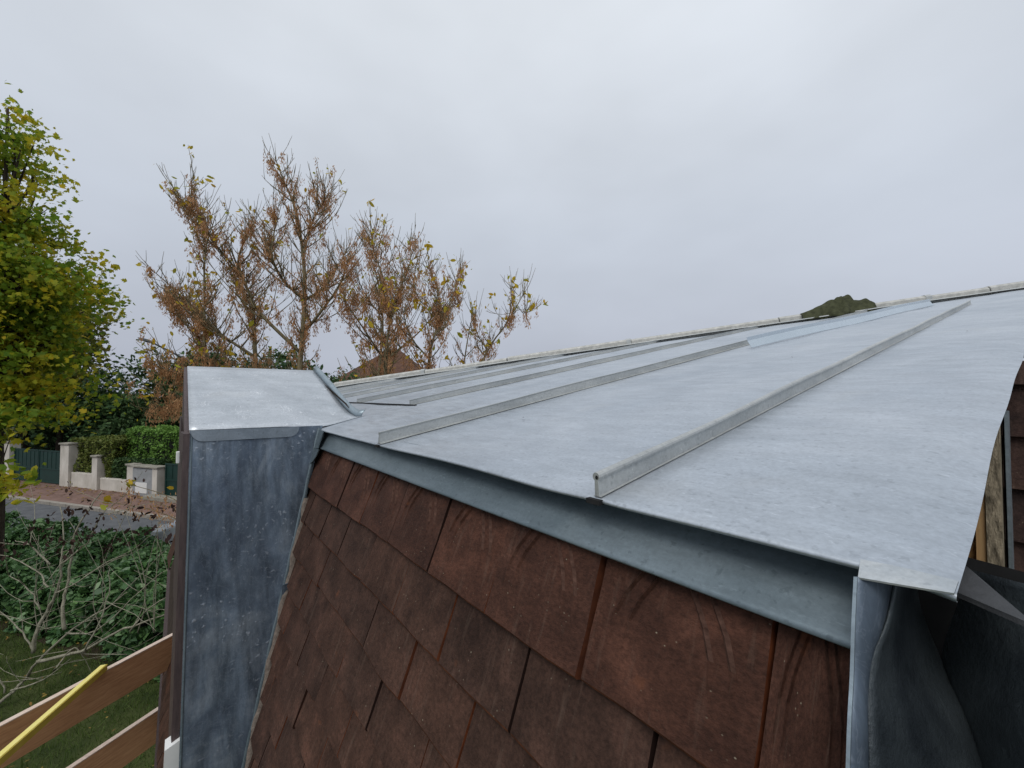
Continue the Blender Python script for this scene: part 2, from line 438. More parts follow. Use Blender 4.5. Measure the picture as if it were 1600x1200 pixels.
LEAF = {
    'leaf': np.array([(-.5, 0, 0), (-.15, .22, .05), (.25, .2, .05), (.5, 0, -.05), (.25, -.2, .05), (-.15, -.22, .05)]),
    'narrow': np.array([(-.5, 0, 0), (-.1, .13, .04), (.5, 0, -.06), (-.1, -.13, .04)]),
    'key': np.array([(-.5, -.04, 0), (-.5, .04, 0), (.2, .15, .03), (.5, 0, 0), (.2, -.15, -.03)]),
    'maple': np.array([(-.5, .0, 0), (-.32, .28, .02), (-.08, .5, -.06), (.0, .22, .03), (.26, .34, -.03), (.24, .12, .03), (.52, 0, -.08),
                       (.24, -.12, .03), (.26, -.34, -.03), (.0, -.22, .03), (-.08, -.5, -.06), (-.32, -.28, .02)]),
    'blade': np.array([(0, -.03, 0), (0, .03, 0), (.6, .02, .0), (1, 0, .0)]),
}
def unit(a): return a / (np.linalg.norm(a, axis=1)[:, None] + 1e-9)
def leaves(name, pos, size, shape, mat, parent=None, up=.8, axis=None, spread=1.0, svar=.35):
    T = LEAF[shape]; pos = np.asarray(pos); N = len(pos)
    nrm = unit(rng.normal(size=(N, 3)) + np.array([0, 0, up]))
    if axis is None: ax = rng.normal(size=(N, 3))
    else: ax = np.asarray(axis) + rng.normal(size=(N, 3)) * spread
    if axis is not None:
        ax = unit(ax); nrm = unit(nrm - (nrm * ax).sum(1)[:, None] * ax)
    else:
        ax = unit(ax - (ax * nrm).sum(1)[:, None] * nrm)
    bx = np.cross(nrm, ax)
    s = size * (1 + svar * rng.normal(size=N)).clip(.4, 1.9)
    V = pos[:, None, :] + s[:, None, None] * (T[None, :, 0, None] * ax[:, None, :] + T[None, :, 1, None] * bx[:, None, :] + T[None, :, 2, None] * nrm[:, None, :])
    return fast_mesh(name, V.reshape(-1, 3), len(T), mat, parent)

# ------------------------------------------------------------------ ground, road, pavement (street runs along SE, SN points away from the house)
SE = np.array([.835, .55, 0]); SE /= np.linalg.norm(SE)
SN = np.array([-SE[1], SE[0], 0]); UP = np.array([0, 0, 1.])
def street(t, n, z): return SE * t + SN * n + UP * z
def strip(name, n0, n1, z, mat, t0=-90, t1=70):
    o = mesh(name, [street(t0, n0, z), street(t1, n0, z), street(t1, n1, z), street(t0, n1, z)], [(0, 1, 2, 3)], mat)
    return structure(o)
ground = structure(mesh('ground', [(-900, -900, GZ - .05), (900, -900, GZ - .05), (900, 900, GZ - .05), (-900, 900, GZ - .05)], [(0, 1, 2, 3)], 'terrain'))
strip('lawn', -40, 4.4, GZ, 'lawn')
strip('flower_bed', 4.4, 7.0, GZ + .004, 'soil')
strip('road', 7.0, 9.9, GZ + .002, 'asphalt')
def sbox(name, t0, t1, n0, n1, z0, z1, mat, parent=None, bev=0):
    return obox(name, (0, 0, 0), SE, SN, UP, (t0, t1, n0, n1, z0, z1), mat, parent, bev)
structure(sbox('pavement', -90, 70, 10.06, 13.2, GZ - .05, GZ + .11, 'pavement'))
kerb = structure(sbox('kerb', -90, -30, 9.9, 10.05, GZ - .05, GZ + .125, 'kerb'))
kb = sbox('kerb_stone', -30, -29.02, 9.9, 10.05, GZ - .05, GZ + .125, 'kerb', kerb, .015)
for i in range(1, 26):
    c = kb.copy(); COL.objects.link(c); c.parent = kerb
    c.location = kb.location + Vector(SE * i)

# fallen leaves lying on the pavement and gutter
tt = rng.uniform(-32, -12, 620); nn = np.where(rng.random(620) < .55, rng.normal(11.6, .25, 620), rng.uniform(10.1, 11.9, 620)).clip(10.1, 11.95)
lp = np.array([street(a, b, GZ + .118 + rng.uniform(0, .02)) for a, b in zip(tt, nn)])
stuff(leaves('leaf_litter', lp, .11, 'leaf', 'litter', up=6), 'dry yellow leaves scattered on the red pavement', 'leaves')

# ------------------------------------------------------------------ house
TA = math.radians(76)                                       # steep tiled slope
YE, ZE = .345, -.107                                        # eave edge of the zinc roof
RT = .1935                                                  # zinc roof slope
def roof_z(y): return ZE + RT * (y - YE)
def hip_y(x): return 5.214 + .873 * (x + .125)
TD = np.array([0, -math.cos(TA), -math.sin(TA)])            # down the tiled slope
TN = np.array([0, -math.sin(TA), math.cos(TA)])             # out of it
def tp(x, s, n=0.0): return np.array([x, YE, ZE]) + TD * s + TN * n

house = thing('mansard_house', (-2, 1.5, GZ), 'house with pale zinc top roof above steep brown tiles, filling the foreground', 'house')

# zinc top roof: one sheet between each pair of seams
SEAMS = [-.297, -.914, -1.53, -2.147, -2.764, -3.38, -4.0, -4.62, -5.2]
edges = [-.037] + SEAMS + [-5.69]
PH = rng.uniform(0, 6.28, (12, 4))
def oil(x, y, k):                                            # slight waviness of the sheet
    a = PH[k]
    return 1.7 * (.0011 * np.sin(x * 9 + a[0] + 1.3 * np.sin(y * 2.1 + a[1])) + .0009 * np.sin(y * 7.3 + 4 * x + a[2]) + .0006 * np.sin(y * 17 + a[3] - 6 * x))
for k in range(len(edges) - 1):
    xa, xb = edges[k], edges[k + 1]
    nu, nv = (26, 70) if k < 3 else (10, 30)
    V = []
    for i in range(nu):
        x = xa + (xb - xa) * i / (nu - 1)
        if k == 0 and i == 0: pass
        yh = max(hip_y(x), YE + .004)
        fade = min(1, min(i, nu - 1 - i) / 4)
        for j in range(nv + 3):
            if j == 0: y, dz = YE + .004, -.0055
            elif j == 1: y, dz = YE + .0008, -.0045
            elif j == 2: y, dz = YE - .0002, -.002
            else:
                f = ((j - 3) / (nv - 1)) ** 1.7
                y, dz = YE + .002 + (yh - YE - .002) * f, 0
            xx = x
            if k == 0 and i == 0: xx = x + .0013 * math.sin(y * 6) + .0009 * math.sin(y * 15 + 1)
            z = roof_z(y) + dz + float(oil(xx, y, k)) * fade
            if k == 0: z -= .005 * max(0, 1 - i / 4) ** 2
            V.append((xx, y, z))
    o = mesh('zinc_sheet', V, grid(nu, nv + 3), 'zinc', house, True)
    if k == 0: o['label'] = 'wide zinc sheet at the open right edge of the roof'
# the hidden second slope behind the hip and the boarding underneath
mesh('rear_slope', [(-5.69, YE, ZE), (-.125, 5.214, .835), (1.6, 6.72, 1.126), (1.6, 14, 1.126), (-5.69, 14, ZE)], [(0, 1, 2, 3, 4)], 'zinc', house)
mesh('upper_sheet', [(-.037, 1.62, roof_z(1.62) - .004), (1.6, 1.62, roof_z(1.62) - .004), (1.6, 6.72, 1.12), (-.125, 5.214, .831), (-.037, 4.9, roof_z(4.9) - .004)], [(0, 1, 2, 3, 4)], 'zinc', house)
o = mesh('roof_boarding', [(-5.68, YE + .07, ZE - .002), (-.10, YE + .07, ZE - .002), (-.10, 4.9, roof_z(4.9) - .02), (-.35, 4.9, roof_z(4.9) - .02)], [(0, 1, 2, 3)], 'underlay', house)
solid(o, .02)

def seam(x, y0, y1, roll, hgt):
    s = thing_part = None
    # cross-section in (x, h)
    if roll:
        w = .0028
        w = .0022
        prof = [(w + .003, .0006), (w + .0006, .0014), (w, hgt - .0075)]
        for a in range(-30, 215, 30):
            prof.append((.0 + .0046 * math.cos(math.radians(a)), hgt - .0046 + .0046 * math.sin(math.radians(a))))
        prof += [(-w, hgt - .0085), (-w - .0006, .0014), (-w - .003, .0006)]
    else:
        w = .0022
        prof = [(w + .010, .0008), (w + .0015, .003), (w, hgt - .004), (w + .002, hgt), (-w - .002, hgt), (-w - .002, hgt - .006), (-w, hgt - .007), (-w - .002, .003), (-w - .010, .0008)]
    n = 40
    V = []
    for i in range(n):
        f = (i / (n - 1)) ** 1.6
        y = y0 + (y1 - y0) * f
        wob = .0016 * math.sin(y * 5 + x * 7) + .0012 * math.sin(y * 13 + x)
        for (px, ph) in prof:
            V.append((x + px + wob * (ph / hgt), y, roof_z(y) + .0006 + ph * (1 + .04 * math.sin(y * 9 + x))))
    m = len(prof)
    Fc = grid(n, m)
    Fc.append(tuple(range(m))[::-1])
    o = mesh('standing_seam', V, Fc, 'zinc_seam', house)
    if roll:
        hole = []
        for a in range(10):
            t = a * 2 * math.pi / 10
            hole.append((x + .0018 * math.cos(t), y0 - .0008, roof_z(y0) + .0006 + hgt - .0046 + .0022 * math.sin(t)))
        mesh('hollow_shade', hole, [tuple(range(10))], 'black_gap', o)  # black disc paints the dark inside of the rolled top
    # dark notch where the seam stops over the eave
    mesh('seam_foot', boxv(x - .010, x + .008, y0 - .006, y0 + .002, roof_z(y0) - .006, roof_z(y0) - .001), BOXF, 'black_gap', o)
    return o
for i, x in enumerate(SEAMS):
    if hip_y(x) < .75: continue
    y0 = YE + .001 if i < 2 else .70
    s_ = seam(x, y0, 3.75 if i == 0 else hip_y(x) - .06, i == 0, .025 if i < 2 else .022)
    if i == 0: s_['label'] = 'nearest standing seam with rolled round top'
mesh('lap_edge', boxv(-2.32, -1.47, .692, .700, roof_z(.69) + .001, roof_z(.70) + .0045), BOXF, 'black_gap', house)

# hip capping, one piece after the other
HL = np.array([-4.595, 1.312, .08]); HR = np.array([-.125, 5.214, .835])
hd = (HR - HL); hlen = np.linalg.norm(hd); hd /= hlen
hs = np.cross(hd, UP); hs /= np.linalg.norm(hs); hu = np.cross(hs, hd)
cuts = [-1.42, -.02, .98, 1.82, 2.97, 4.2, 5.32, 5.72, 6.35, 7.4, 8.4]
for i in range(len(cuts) - 1):
    a, b = cuts[i], cuts[i + 1] - .008
    dz = [0, .004, -.003, .005, 0, .004, .0, .006, .0, .003][i]
    V = []
    for t in (a, b):
        for (px, pz) in [(.062, -.012), (.062, .040), (.045, .055), (-.045, .055), (-.062, .040), (-.062, -.05)]:
            V.append(HL + hd * t + hs * px + hu * (pz + dz))
    m = 6
    Fc = [(j, j + 1, m + j + 1, m + j) for j in range(m - 1)] + [(5, 0, m, m + 5), tuple(range(m))[::-1], tuple(range(m, 2 * m))]
    bevel(mesh('hip_cap', V, Fc, 'cap', house), .004)
    V = []
    for t in (b - .035, b + .006):
        for (px, pz) in [(.066, -.006), (.066, .043), (.047, .059), (-.047, .059), (-.066, .043), (-.066, -.05)]:
            V.append(HL + hd * t + hs * px + hu * (pz + dz))
    if i % 2: mesh('cap_joint', V, Fc, 'zinc_seam', house)
# flat flashing running beside the capping
V = []
for t in np.linspace(-1.3, 8.2, 30):
    for (px, pz) in [(.062, .004), (.075, .012), (.12, .010), (.128, .002)]:
        V.append(HL + hd * t + hs * (px) + np.array([0, 0, 1]) * (pz + .003 * math.sin(t * 4)) )
for v in V: v[2] = max(v[2], roof_z(v[1]) + .003)
mesh('hip_flashing', V, grid(30, 4), 'zinc_seam', house, True)

# fascia under the eave
V = []
for x in np.linspace(-1.44, -.082, 40):
    w = .0008 * math.sin(x * 11) + .0006 * math.sin(x * 23 + 1)
    rc = .016 + .038 * (x + 1.44) / 1.36
    for (y, z) in [(YE + rc + .006, ZE + RT * (rc + .006) - .0008), (YE + rc + .001, ZE + RT * rc - .004), (YE + rc * .72 + w, ZE - .015), (YE - .006 + w, ZE - .0475), (YE - .0115 + w, ZE - .0510), (YE - .0095, ZE - .0530)]:
        V.append((x, y, z))
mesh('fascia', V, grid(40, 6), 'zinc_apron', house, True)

# tiled slope
slope = mesh('tile_slope', [tp(-5.7, .038, -.035), tp(-.08, .038, -.035), tp(-.08, 1.74, -.035), tp(-5.7, 1.74, -.035)], [(0, 1, 2, 3)], 'underlay', house)
slope['label'] = 'steep slope hung with dark brown flat clay tiles'
TW, TL, TT = .1575, .185, .0125
def tile_mesh(name, w, ribs, seed):
    r = random.Random(seed)
    V, Fc, FM = [], [], []
    jit = [r.uniform(-.0014, .0014) for _ in range(5)]
    nx, ny = 5, 5
    def h(u, v): return .0016 * (1 - (2 * u - 1) ** 2) + .0009 * math.sin(u * 5 + seed) * math.sin(v * 4 + seed * 2) - (.0030 if v == 0 else 0)
    for j in range(ny):
        for i in range(nx):
            u, v = i / (nx - 1), (0, .018, .34, .67, 1)[j]
            jx = r.uniform(-.0009, .0009) if i in (0, nx - 1) else 0
            jy = jit[i] if j < 2 else 0
            V.append((u * w - w / 2 + jx, v * TL + jy, h(u, v) + TT))
    for j in range(ny - 1):
        for i in range(nx - 1):
            a = j * nx + i
            Fc.append((a, a + 1, a + nx + 1, a + nx)); FM.append(2 if j == 0 else 0)
    def side(idx, mt):
        b = len(V)
        for q in idx: V.append((V[q][0] * .995, V[q][1] + (.0012 if mt == 0 else 0), V[q][2] - TT))
        for k in range(len(idx) - 1):
            Fc.append((idx[k], b + k, b + k + 1, idx[k + 1])); FM.append(mt)
    side([i for i in range(nx)], 1)
    side([j * nx for j in range(ny)], 1)
    side([j * nx + nx - 1 for j in reversed(range(ny))], 1)
    if ribs:                                                 # pressed nail ribs splaying down from the head
        for sgn in (-1, 1):
            for off in (0, .017):
                pts = [(.06 * w * sgn + sgn * off, .178), (sgn * (.20 * w + off), .128), (sgn * (.25 * w + off), .098), (sgn * (.265 * w + off), .052)]
                for k in range(len(pts) - 1):
                    (x0, y0), (x1, y1) = pts[k], pts[k + 1]
                    q = .0030
                    z0 = h((x0 + w / 2) / w, y0 / TL) + TT; z1 = h((x1 + w / 2) / w, y1 / TL) + TT
                    hh = .0034 if k < 2 else .0018; he = .0034 if k < 1 else (.0018 if k < 2 else -.0002)
                    b = len(V)
                    V.extend([(x0 - q, y0, z0 - .0003), (x0, y0, z0 + hh), (x0 + q, y0, z0 - .0003), (x1 - q, y1, z1 - .0003), (x1, y1, z1 + he), (x1 + q, y1, z1 - .0003)])
                    Fc.extend([(b, b + 3, b + 4, b + 1), (b + 1, b + 4, b + 5, b + 2)]); FM.extend([0, 0] if sgn < 0 or k == 2 else [3, 3])
    me = bpy.data.meshes.new(name)
    me.from_pydata(V, [], Fc)
    me.polygons.foreach_set('material_index', np.array(FM, np.int32))
    me.materials.append(MAT['tile']); me.materials.append(MAT['tile_edge']); me.materials.append(MAT['tile_arris']); me.materials.append(MAT['tile_rib'])
    me.shade_smooth()
    me.set_sharp_from_angle(angle=math.radians(35))
    return me
T_PLAIN = [tile_mesh('tile', TW - .0018, False, s) for s in range(4)]
def top_mat(me):
    me.materials[0] = MAT['tile_top']
    return me
T_RIB = [top_mat(tile_mesh('ribbed_tile', TW - .0018, True, s)) for s in range(2)]
basis = Matrix((( 1, 0, 0), tuple(-TD), tuple(TN))).transposed()  # columns: x, up-slope, outward
slope_w = wloc(slope)
def put_tile(me, x, s, w=1.0, drop=0.0, ln=1.0):
    o = bpy.data.objects.new('tile', me); COL.objects.link(o); o.parent = slope
    w *= random.uniform(.983, .990)
    tilt = Matrix.Rotation(random.uniform(-.014, .014), 3, 'Z') @ Matrix.Rotation(.138 + random.uniform(-.008, .008), 3, 'X').inverted() @ Matrix.Rotation(random.uniform(-.008, .008), 3, 'Y')
    M3 = basis @ tilt
    p = tp(x, s + random.uniform(-.0016, .0016) + drop, -TT + random.uniform(-.0018, .0022))
    M4 = M3.to_4x4(); M4.translation = Vector(p) - slope_w
    o.matrix_local = M4 @ Matrix.Diagonal((w, ln, 1, 1))
    return o
ROWS = [.172] + [.265 + .0862 * k for k in range(17)]
for r, s in enumerate(ROWS):
    off = 0 if r % 2 == 0 else TW / 2
    if s < .95:
        k = 0
        x = -.129 + TW / 2 + (off if off else 0)
        while True:
            xc = -.129 - off + TW * .5 - TW * (k)
            if xc < -1.50: break
            l, rt = xc - TW / 2, xc + TW / 2
            if l > -.085: k += 1; continue
            w = 1.0
            if rt > -.079: rt = -.079; w = (rt - l) / TW; xc = (l + rt) / 2
            put_tile((T_RIB if r == 0 else T_PLAIN)[(k + r) % (2 if r == 0 else 4)], xc, s, w, 0, .70 if r == 0 else 1)
            k += 1
    else:
        for k in range(16):
            xc = -1.16 - off - TW * k
            put_tile(T_PLAIN[(k + r) % 4], xc, s)
# walls below and the far side of the steep slope
eb = tp(0, 1.74, 0)
box('eave_board', (-5.75, 1.6, float(eb[1]) + .01, float(eb[1]) + .3, float(eb[2]) - .12, float(eb[2]) - .01), 'brown_paint', house)
box('outer_wall', (-5.6, 1.6, float(eb[1]) + .2, 12, GZ - .2, float(eb[2]) - .1), 'render', house)
mesh('side_slope', [(-5.69, YE, ZE), (-5.69, 14, ZE), (-6.12, 14, float(eb[2])), (-6.12, float(eb[1]), float(eb[2])), ], [(0, 1, 2, 3)], 'tile', house)
mesh('slope_corner', [(-5.69, YE, ZE), (-6.12, float(eb[1]), float(eb[2])), tuple(tp(-5.69, 1.74, -.02))], [(0, 1, 2)], 'tile', house)

# ------------------------------------------------------------------ the dormer with its zinc cheek and gable roof
dormer = mesh('dormer', boxv(-2.58, -1.45, .05, 1.2, -.86, -.10), BOXF, 'underlay', house)
dormer['label'] = 'dormer clad in patinated zinc, its dim reflections coloured in, with bright zinc gable roof'
def cheek_x(z): return -1.404 + .150 * (-.09 - z) / .83
V = []
nu, nv = 14, 20
for i in range(nu):
    for j in range(nv):
        z = -.093 - (.93 - .093) * j / (nv - 1) - .05 * j / (nv - 1)
        yf = .024 - .012 * j / (nv - 1)
        yb = YE + (z - ZE) * (math.cos(TA) / math.sin(TA)) + .004
        y = yf + (yb - yf) * i / (nu - 1)
        bul = .004 * math.sin(z * 6 + 1) * math.sin(y * 12) + .002 * math.sin(y * 31 + z * 5)
        V.append((cheek_x(z) + bul * min(1, min(i, nu - 1 - i) / 2), y, z))
mesh('cheek', V, grid(nu, nv), 'zinc_cheek', dormer, True)
# vertical fold line dividing the cheek, edge bead and joint strips
def cheek_strip(name, pts, w, mat, lift=.002):
    V = []
    for (y, z) in pts:
        V += [(cheek_x(z) + lift, y - w / 2, z), (cheek_x(z) + lift + .0025, y, z), (cheek_x(z) + lift, y + w / 2, z)]
    return mesh(name, V, grid(len(pts), 3), mat, dormer, True)
zz = np.linspace(-.10, -.97, 24)
def yb_(z): return YE + (z - ZE) * (math.cos(TA) / math.sin(TA))
cheek_strip('joint_strip', [(yb_(z) - .004 + .0012 * math.sin(z * 60), z) for z in zz], .010, 'zinc_apron', .004)
cheek_strip('mortar_joint', [(yb_(z) + .004 + .0022 * math.sin(z * 47) + .0015 * math.sin(z * 101), z) for z in np.linspace(-.3, -.97, 40)], .016, 'mortar', .007)
cheek_strip('edge_bead', [(.024 - .012 * (-.093 - z) / .84 + .004, z) for z in zz], .005, 'zinc_apron', .0005)
# clip on the cheek joint
zc = -.52; yc = yb_(zc) - .012
clip = mesh('clip', [(cheek_x(zc) + .008 + a, yc + b, zc + c) for a, b, c in [(0, 0, 0), (0, .016, .002), (0, .016, -.024), (0, 0, -.026), (.004, 0, 0), (.004, .016, .002), (.004, .016, -.024), (.004, 0, -.026)]], [(0, 3, 2, 1), (4, 5, 6, 7), (0, 1, 5, 4), (1, 2, 6, 5), (2, 3, 7, 6), (3, 0, 4, 7)], 'zinc_cheek', dormer)
# corner flashings between cheek, fascia and tiles
for pts in ([tp(-1.402, .0, .001), tp(-1.352, .0, .001), tp(-1.350, .053, .004), tp(-1.400, .057, .004)],
            [tp(-1.400, .057, .005), tp(-1.332, .054, .005), tp(-1.340, .078, .006), tp(-1.358, .094, .006), tp(-1.392, .106, .006)]):
    o = mesh('corner_flashing', pts, [tuple(range(len(pts)))], 'zinc_apron', dormer); solid(o, .003)
# bright gable roof of the dormer
RX, RZ = -2.0, .110
def dz_near(x): return -.091 + (RZ + .091) * (x + 1.404) / (RX + 1.404)
V = []
nu, nv = 24, 16
for i in range(nu):                                          # along Y, front to back
    f = i / (nu - 1)
    for j in range(nv):
        q = j / (nv - 1)                                    # eave to ridge
        y = .022 + f * ((.505 if q == 0 else .500) - .022) - f * q * .038
        x = -1.404 + (RX + 1.404) * q
        if f > .55: x -= (f - .55) / .45 * .096 * (1 - q)   # the corner swings over the main roof
        z = dz_near(-1.404 + (RX + 1.404) * q)
        
        z += .0015 * math.sin(y * 17 + q * 5) * math.sin(q * 3.1)
        if f > .45:
            e2 = min(1, (f - .45) / .4); z += (roof_z(y) + .004 - z) * e2 * e2 * (3 - 2 * e2) * (1 - q) ** 4
        V.append((x, y, z))
o = mesh('gable_sheet', V, grid(nu, nv), 'zinc_dormer', dormer, True); solid(o, .0018)
backrow = [V[(nu - 1) * nv + j] for j in range(nv)]
U = []
for (x, y, z) in backrow:                                    # folded-up rear edge
    U += [(x, y, z + .0005), (x + .003, y + .003, z + .010), (x + .004, y + .012, z + .022)]
o = mesh('rear_upstand', U, grid(nv, 3), 'zinc_fascia', dormer, True); solid(o, .002)
mesh('far_gable_sheet', [(RX, .022, RZ), (RX, .462, RZ), (-2.62, .5, -.10), (-2.62, .022, -.10)], [(0, 1, 2, 3)], 'zinc_dormer', dormer)
mesh('rear_closure', [(-1.56, .50, -.09), (-1.62, .49, -.03), (RX, .452, RZ - .01), (-2.5, .49, -.06), (-2.5, .5, -.09)], [(0, 1, 2, 3, 4)], 'underlay', dormer)
# turned-down tab with rounded corners
tab = [(.026, -.092)]
for a in range(0, 91, 15): tab.append((.026 + .028 - .028 * math.cos(math.radians(a)), -.096 - .026 * math.sin(math.radians(a))))
for a in range(90, -1, -15): tab.append((.285 - .028 + .028 * math.cos(math.radians(a)), -.096 - .026 * math.sin(math.radians(a))))
tab.append((.285, -.094))
o = mesh('turned_down_tab', [(cheek_x(z) + .0045, y, z) for (y, z) in tab], [tuple(range(len(tab)))], 'zinc_tab', dormer); solid(o, .0015)
# front: gable board, posts, window and sill
mesh('gable_board', [(-1.40, .012, -.10), (-2.60, .012, -.10), (RX, .012, RZ - .004), (-1.40, .023, -.10), (-2.60, .023, -.10), (RX, .023, RZ - .004)], [(0, 1, 2), (5, 4, 3), (0, 2, 5, 3), (2, 1, 4, 5), (1, 0, 3, 4)], 'brown_paint', dormer)
for xa, xb in ((-1.50, -1.398), (-2.60, -2.50)):
    V = [(xa, .004, -.10), (xb, .010, -.10), (xb, .024, -.10), (xa, .024, -.10)]
    lift = .115 if xb > -1.45 else 0
    V += [(xa, -.008, -.95), (xb + lift, -.003, -.95), (xb + lift, .012, -.95), (xa, .012, -.95)]
    mesh('window_post', V, [(0, 1, 2, 3), (7, 6, 5, 4), (0, 4, 5, 1), (1, 5, 6, 2), (2, 6, 7, 3), (3, 7, 4, 0)], 'brown_paint', dormer)
box('window_sash', (-2.49, -1.51, .032, .046, -.84, -.12), 'white_paint', dormer)
box('pane', (-2.45, -2.03, .027, .031, -.80, -.16), 'glass', dormer)
box('pane', (-1.97, -1.55, .027, .031, -.80, -.16), 'glass', dormer)
box('hinge', (-1.412, -1.400, -.004, .004, -.176, -.145), 'white_paint', dormer, .002)
mesh('sill_end', [(-1.289, -.013, -.824), (-1.289, .017, -.812), (-1.289, .014, -.93), (-1.289, -.016, -.93), (-1.33, -.013, -.824), (-1.33, .017, -.812), (-1.33, .014, -.93), (-1.33, -.016, -.93)],
     [(0, 1, 2, 3), (7, 6, 5, 4), (0, 4, 5, 1), (1, 5, 6, 2), (2, 6, 7, 3), (3, 7, 4, 0)], 'white_paint', dormer)

# ------------------------------------------------------------------ unfinished dormer at the right end: dark folded valley sheet, apron, bare timbers, tiled wall
valley_top = [(-.0765, .322, -.110), (-.0675, .345, -.135), (-.064, .425, -.132), (.03, .40, -.128), (.12, .36, -.13)]
valley = [
    [(-.0765, .325, -.110), (-.0655, .364, -.1135), (-.066, .432, -.118), (-.010, .425, -.120), (.12, .40, -.12)],
    [(-.0755, .314, -.135), (-.0668, .345, -.138), (-.0600, .423, -.150), (-.012, .408, -.150), (.11, .38, -.14)],
    [(-.0745, .305, -.160), (-.0715, .325, -.163), (-.0480, .402, -.182), (-.002, .372, -.165), (.10, .35, -.155)],
    [(-.0722, .285, -.200), (-.0672, .300, -.204), (-.0300, .371, -.215), (.012, .330, -.170), (.10, .31, -.17)],
    [(-.066, .240, -.330), (-.058, .262, -.335), (.0000, .320, -.340), (.060, .27, -.30), (.13, .24, -.28)],
    [(-.055, .150, -.600), (-.045, .175, -.605), (.0300, .230, -.610), (.11, .18, -.56), (.18, .15, -.55)],
]
V = []
rows = []
R5 = np.array(valley)
R5[:, 2] *= np.array([1.16, 1.15, 1.13, 1.10, 1.06, 1.03])[:, None]
nu = 26
cols = [smooth_path(R5[:, c], 5) for c in range(5)]
for a in range(nu): rows.append(np.array([cols[c][a] for c in range(5)]))
nc = 0
for row in rows:
    line = []
    for c in range(1, 4):
        for f in np.linspace(0, 1, 9)[:-1]:
            # round the folds a little
            ff = f * f * (3 - 2 * f) * .5 + f * .5
            line.append(row[c] * (1 - ff) + row[c + 1] * ff)
    line.append(row[4]); nc = len(line); V += line
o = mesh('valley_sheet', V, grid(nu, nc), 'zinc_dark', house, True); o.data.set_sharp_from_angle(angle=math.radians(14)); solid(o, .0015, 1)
o['label'] = 'dark folded zinc valley sheet under the roof corner'
V = []
for row in rows:                                             # turned-up left flap, slightly bowed
    for f in np.linspace(0, 1, 7):
        V.append(row[0] * (1 - f) + row[1] * f + np.array([.004, -.001, 0]) * math.sin(f * math.pi))
o = mesh('valley_flap', V, grid(nu, 7), 'zinc_cheek', house, True); solid(o, .0012)
# rim of the sheet; its lit edge is painted with lighter zinc
o = mesh('valley_rim', sum([[tuple(r[0] + np.array([-.0008, -.0006, 0])), tuple(r[0] + np.array([.0010, -.0008, 0]))] for r in rows], []), grid(nu, 2), 'zinc_fascia', house); solid(o, .001)
# roof corner flap over the valley
V = [(-.0757, .3265, -.1104), (-.058, .3308, -.1096), (-.0360, .3370, -.1086), (-.0355, .350, -.1052), (-.0600, .350, -.1050), (-.0790, .3475, -.1054)]
o = mesh('corner_flap', V, [(0, 1, 4, 5), (1, 2, 3, 4)], 'zinc_stained', house); solid(o, .0012)
# lead apron sloping to the right behind the valley
V = [(-.043, .455, -.1235), (-.0415, .388, -.1235), (-.012, .372, -.1255), (.05, .335, -.130), (.05, .36, -.138), (-.012, .385, -.1275)]
o = mesh('lead_apron', V, [(0, 1, 2, 5), (5, 2, 3, 4)], 'lead', house); solid(o, .003)
V = [(-.060, .47, -.120), (-.060, .47, -.7), (.3, .47, -.7), (.3, .40, -.135), (-.012, .388, -.131)]
mesh('shade_backing', [(-.09, .46, -.115), (.2, .44, -.135), (.2, .44, -.8), (-.09, .46, -.8)], [(0, 1, 2, 3)], 'black_gap', house)  # black sheet added to paint the unlit depth under the overhang
# bare timbers beside the opening
box('plywood_end', (-.150, -.0725, .90, .93, -.62, roof_z(.9) - .022), 'ply', house)
box('timber_stud', (-.0715, -.0615, .885, .93, -.62, roof_z(.9) - .022), 'ply2', house)
box('rough_board', (-.0610, -.0465, .88, .93, -.62, roof_z(.88) - .022), 'osb', house)
box('shadow_gap', (-.0462, -.0432, .93, .95, -.62, roof_z(.93) - .022), 'black_gap', house)
box('edge_trim', (-.0428, -.0392, .90, .93, -.62, roof_z(.9) - .022), 'zinc_fascia', house)
twall = box('tile_wall', (-.075, 1.6, 1.345, 1.60, -1.0, roof_z(1.36) - .03), 'underlay', house)
twall['label'] = 'dark tiled wall beyond the roof edge'
for r in range(7):
    z0 = -.50 + .1045 * r
    for k in range(4):
        xa = -.066 + .157 * k - (.07 if r % 2 else 0)
        xa0 = max(xa, -.066)
        V = [(xa0, 1.318, z0), (xa + .155, 1.318, z0), (xa + .155, 1.330, z0), (xa0, 1.330, z0), (xa0, 1.334, min(z0 + .125, .07)), (xa + .155, 1.334, min(z0 + .125, .07)), (xa + .155, 1.344, min(z0 + .125, .07)), (xa0, 1.344, min(z0 + .125, .07))]
        if z0 + .02 > roof_z(1.33) - .03: continue
        mesh('wall_tile', V, BOXF, 'tile_wall', twall)

# ------------------------------------------------------------------ loose things on the roof
# folded zinc channel
P0, P1 = np.array([-.80, 1.94, 0]), np.array([-.505, 4.15, 0])
cd = (P1 - P0) / np.linalg.norm(P1 - P0); cs = np.array([-cd[1], cd[0], 0])
V = []
prof = [(-.006, .004), (0, .0045), (.015, .031), (.017, .0335), (.0185, .050), (.0215, .0505)]
for i in range(30):
    p = P0 + (P1 - P0) * i / 29
    for (a, h) in prof:
        q = p + cs * a
        V.append((q[0], q[1], roof_z(q[1]) + h + .002 + .0025 * math.sin(i * .35)))
o = mesh('zinc_channel', V, grid(30, 6), 'zinc_new', None); solid(o, .0012)
tag(o, 'long bright folded zinc strip lying loose on the roof near the hip', 'metal strip')
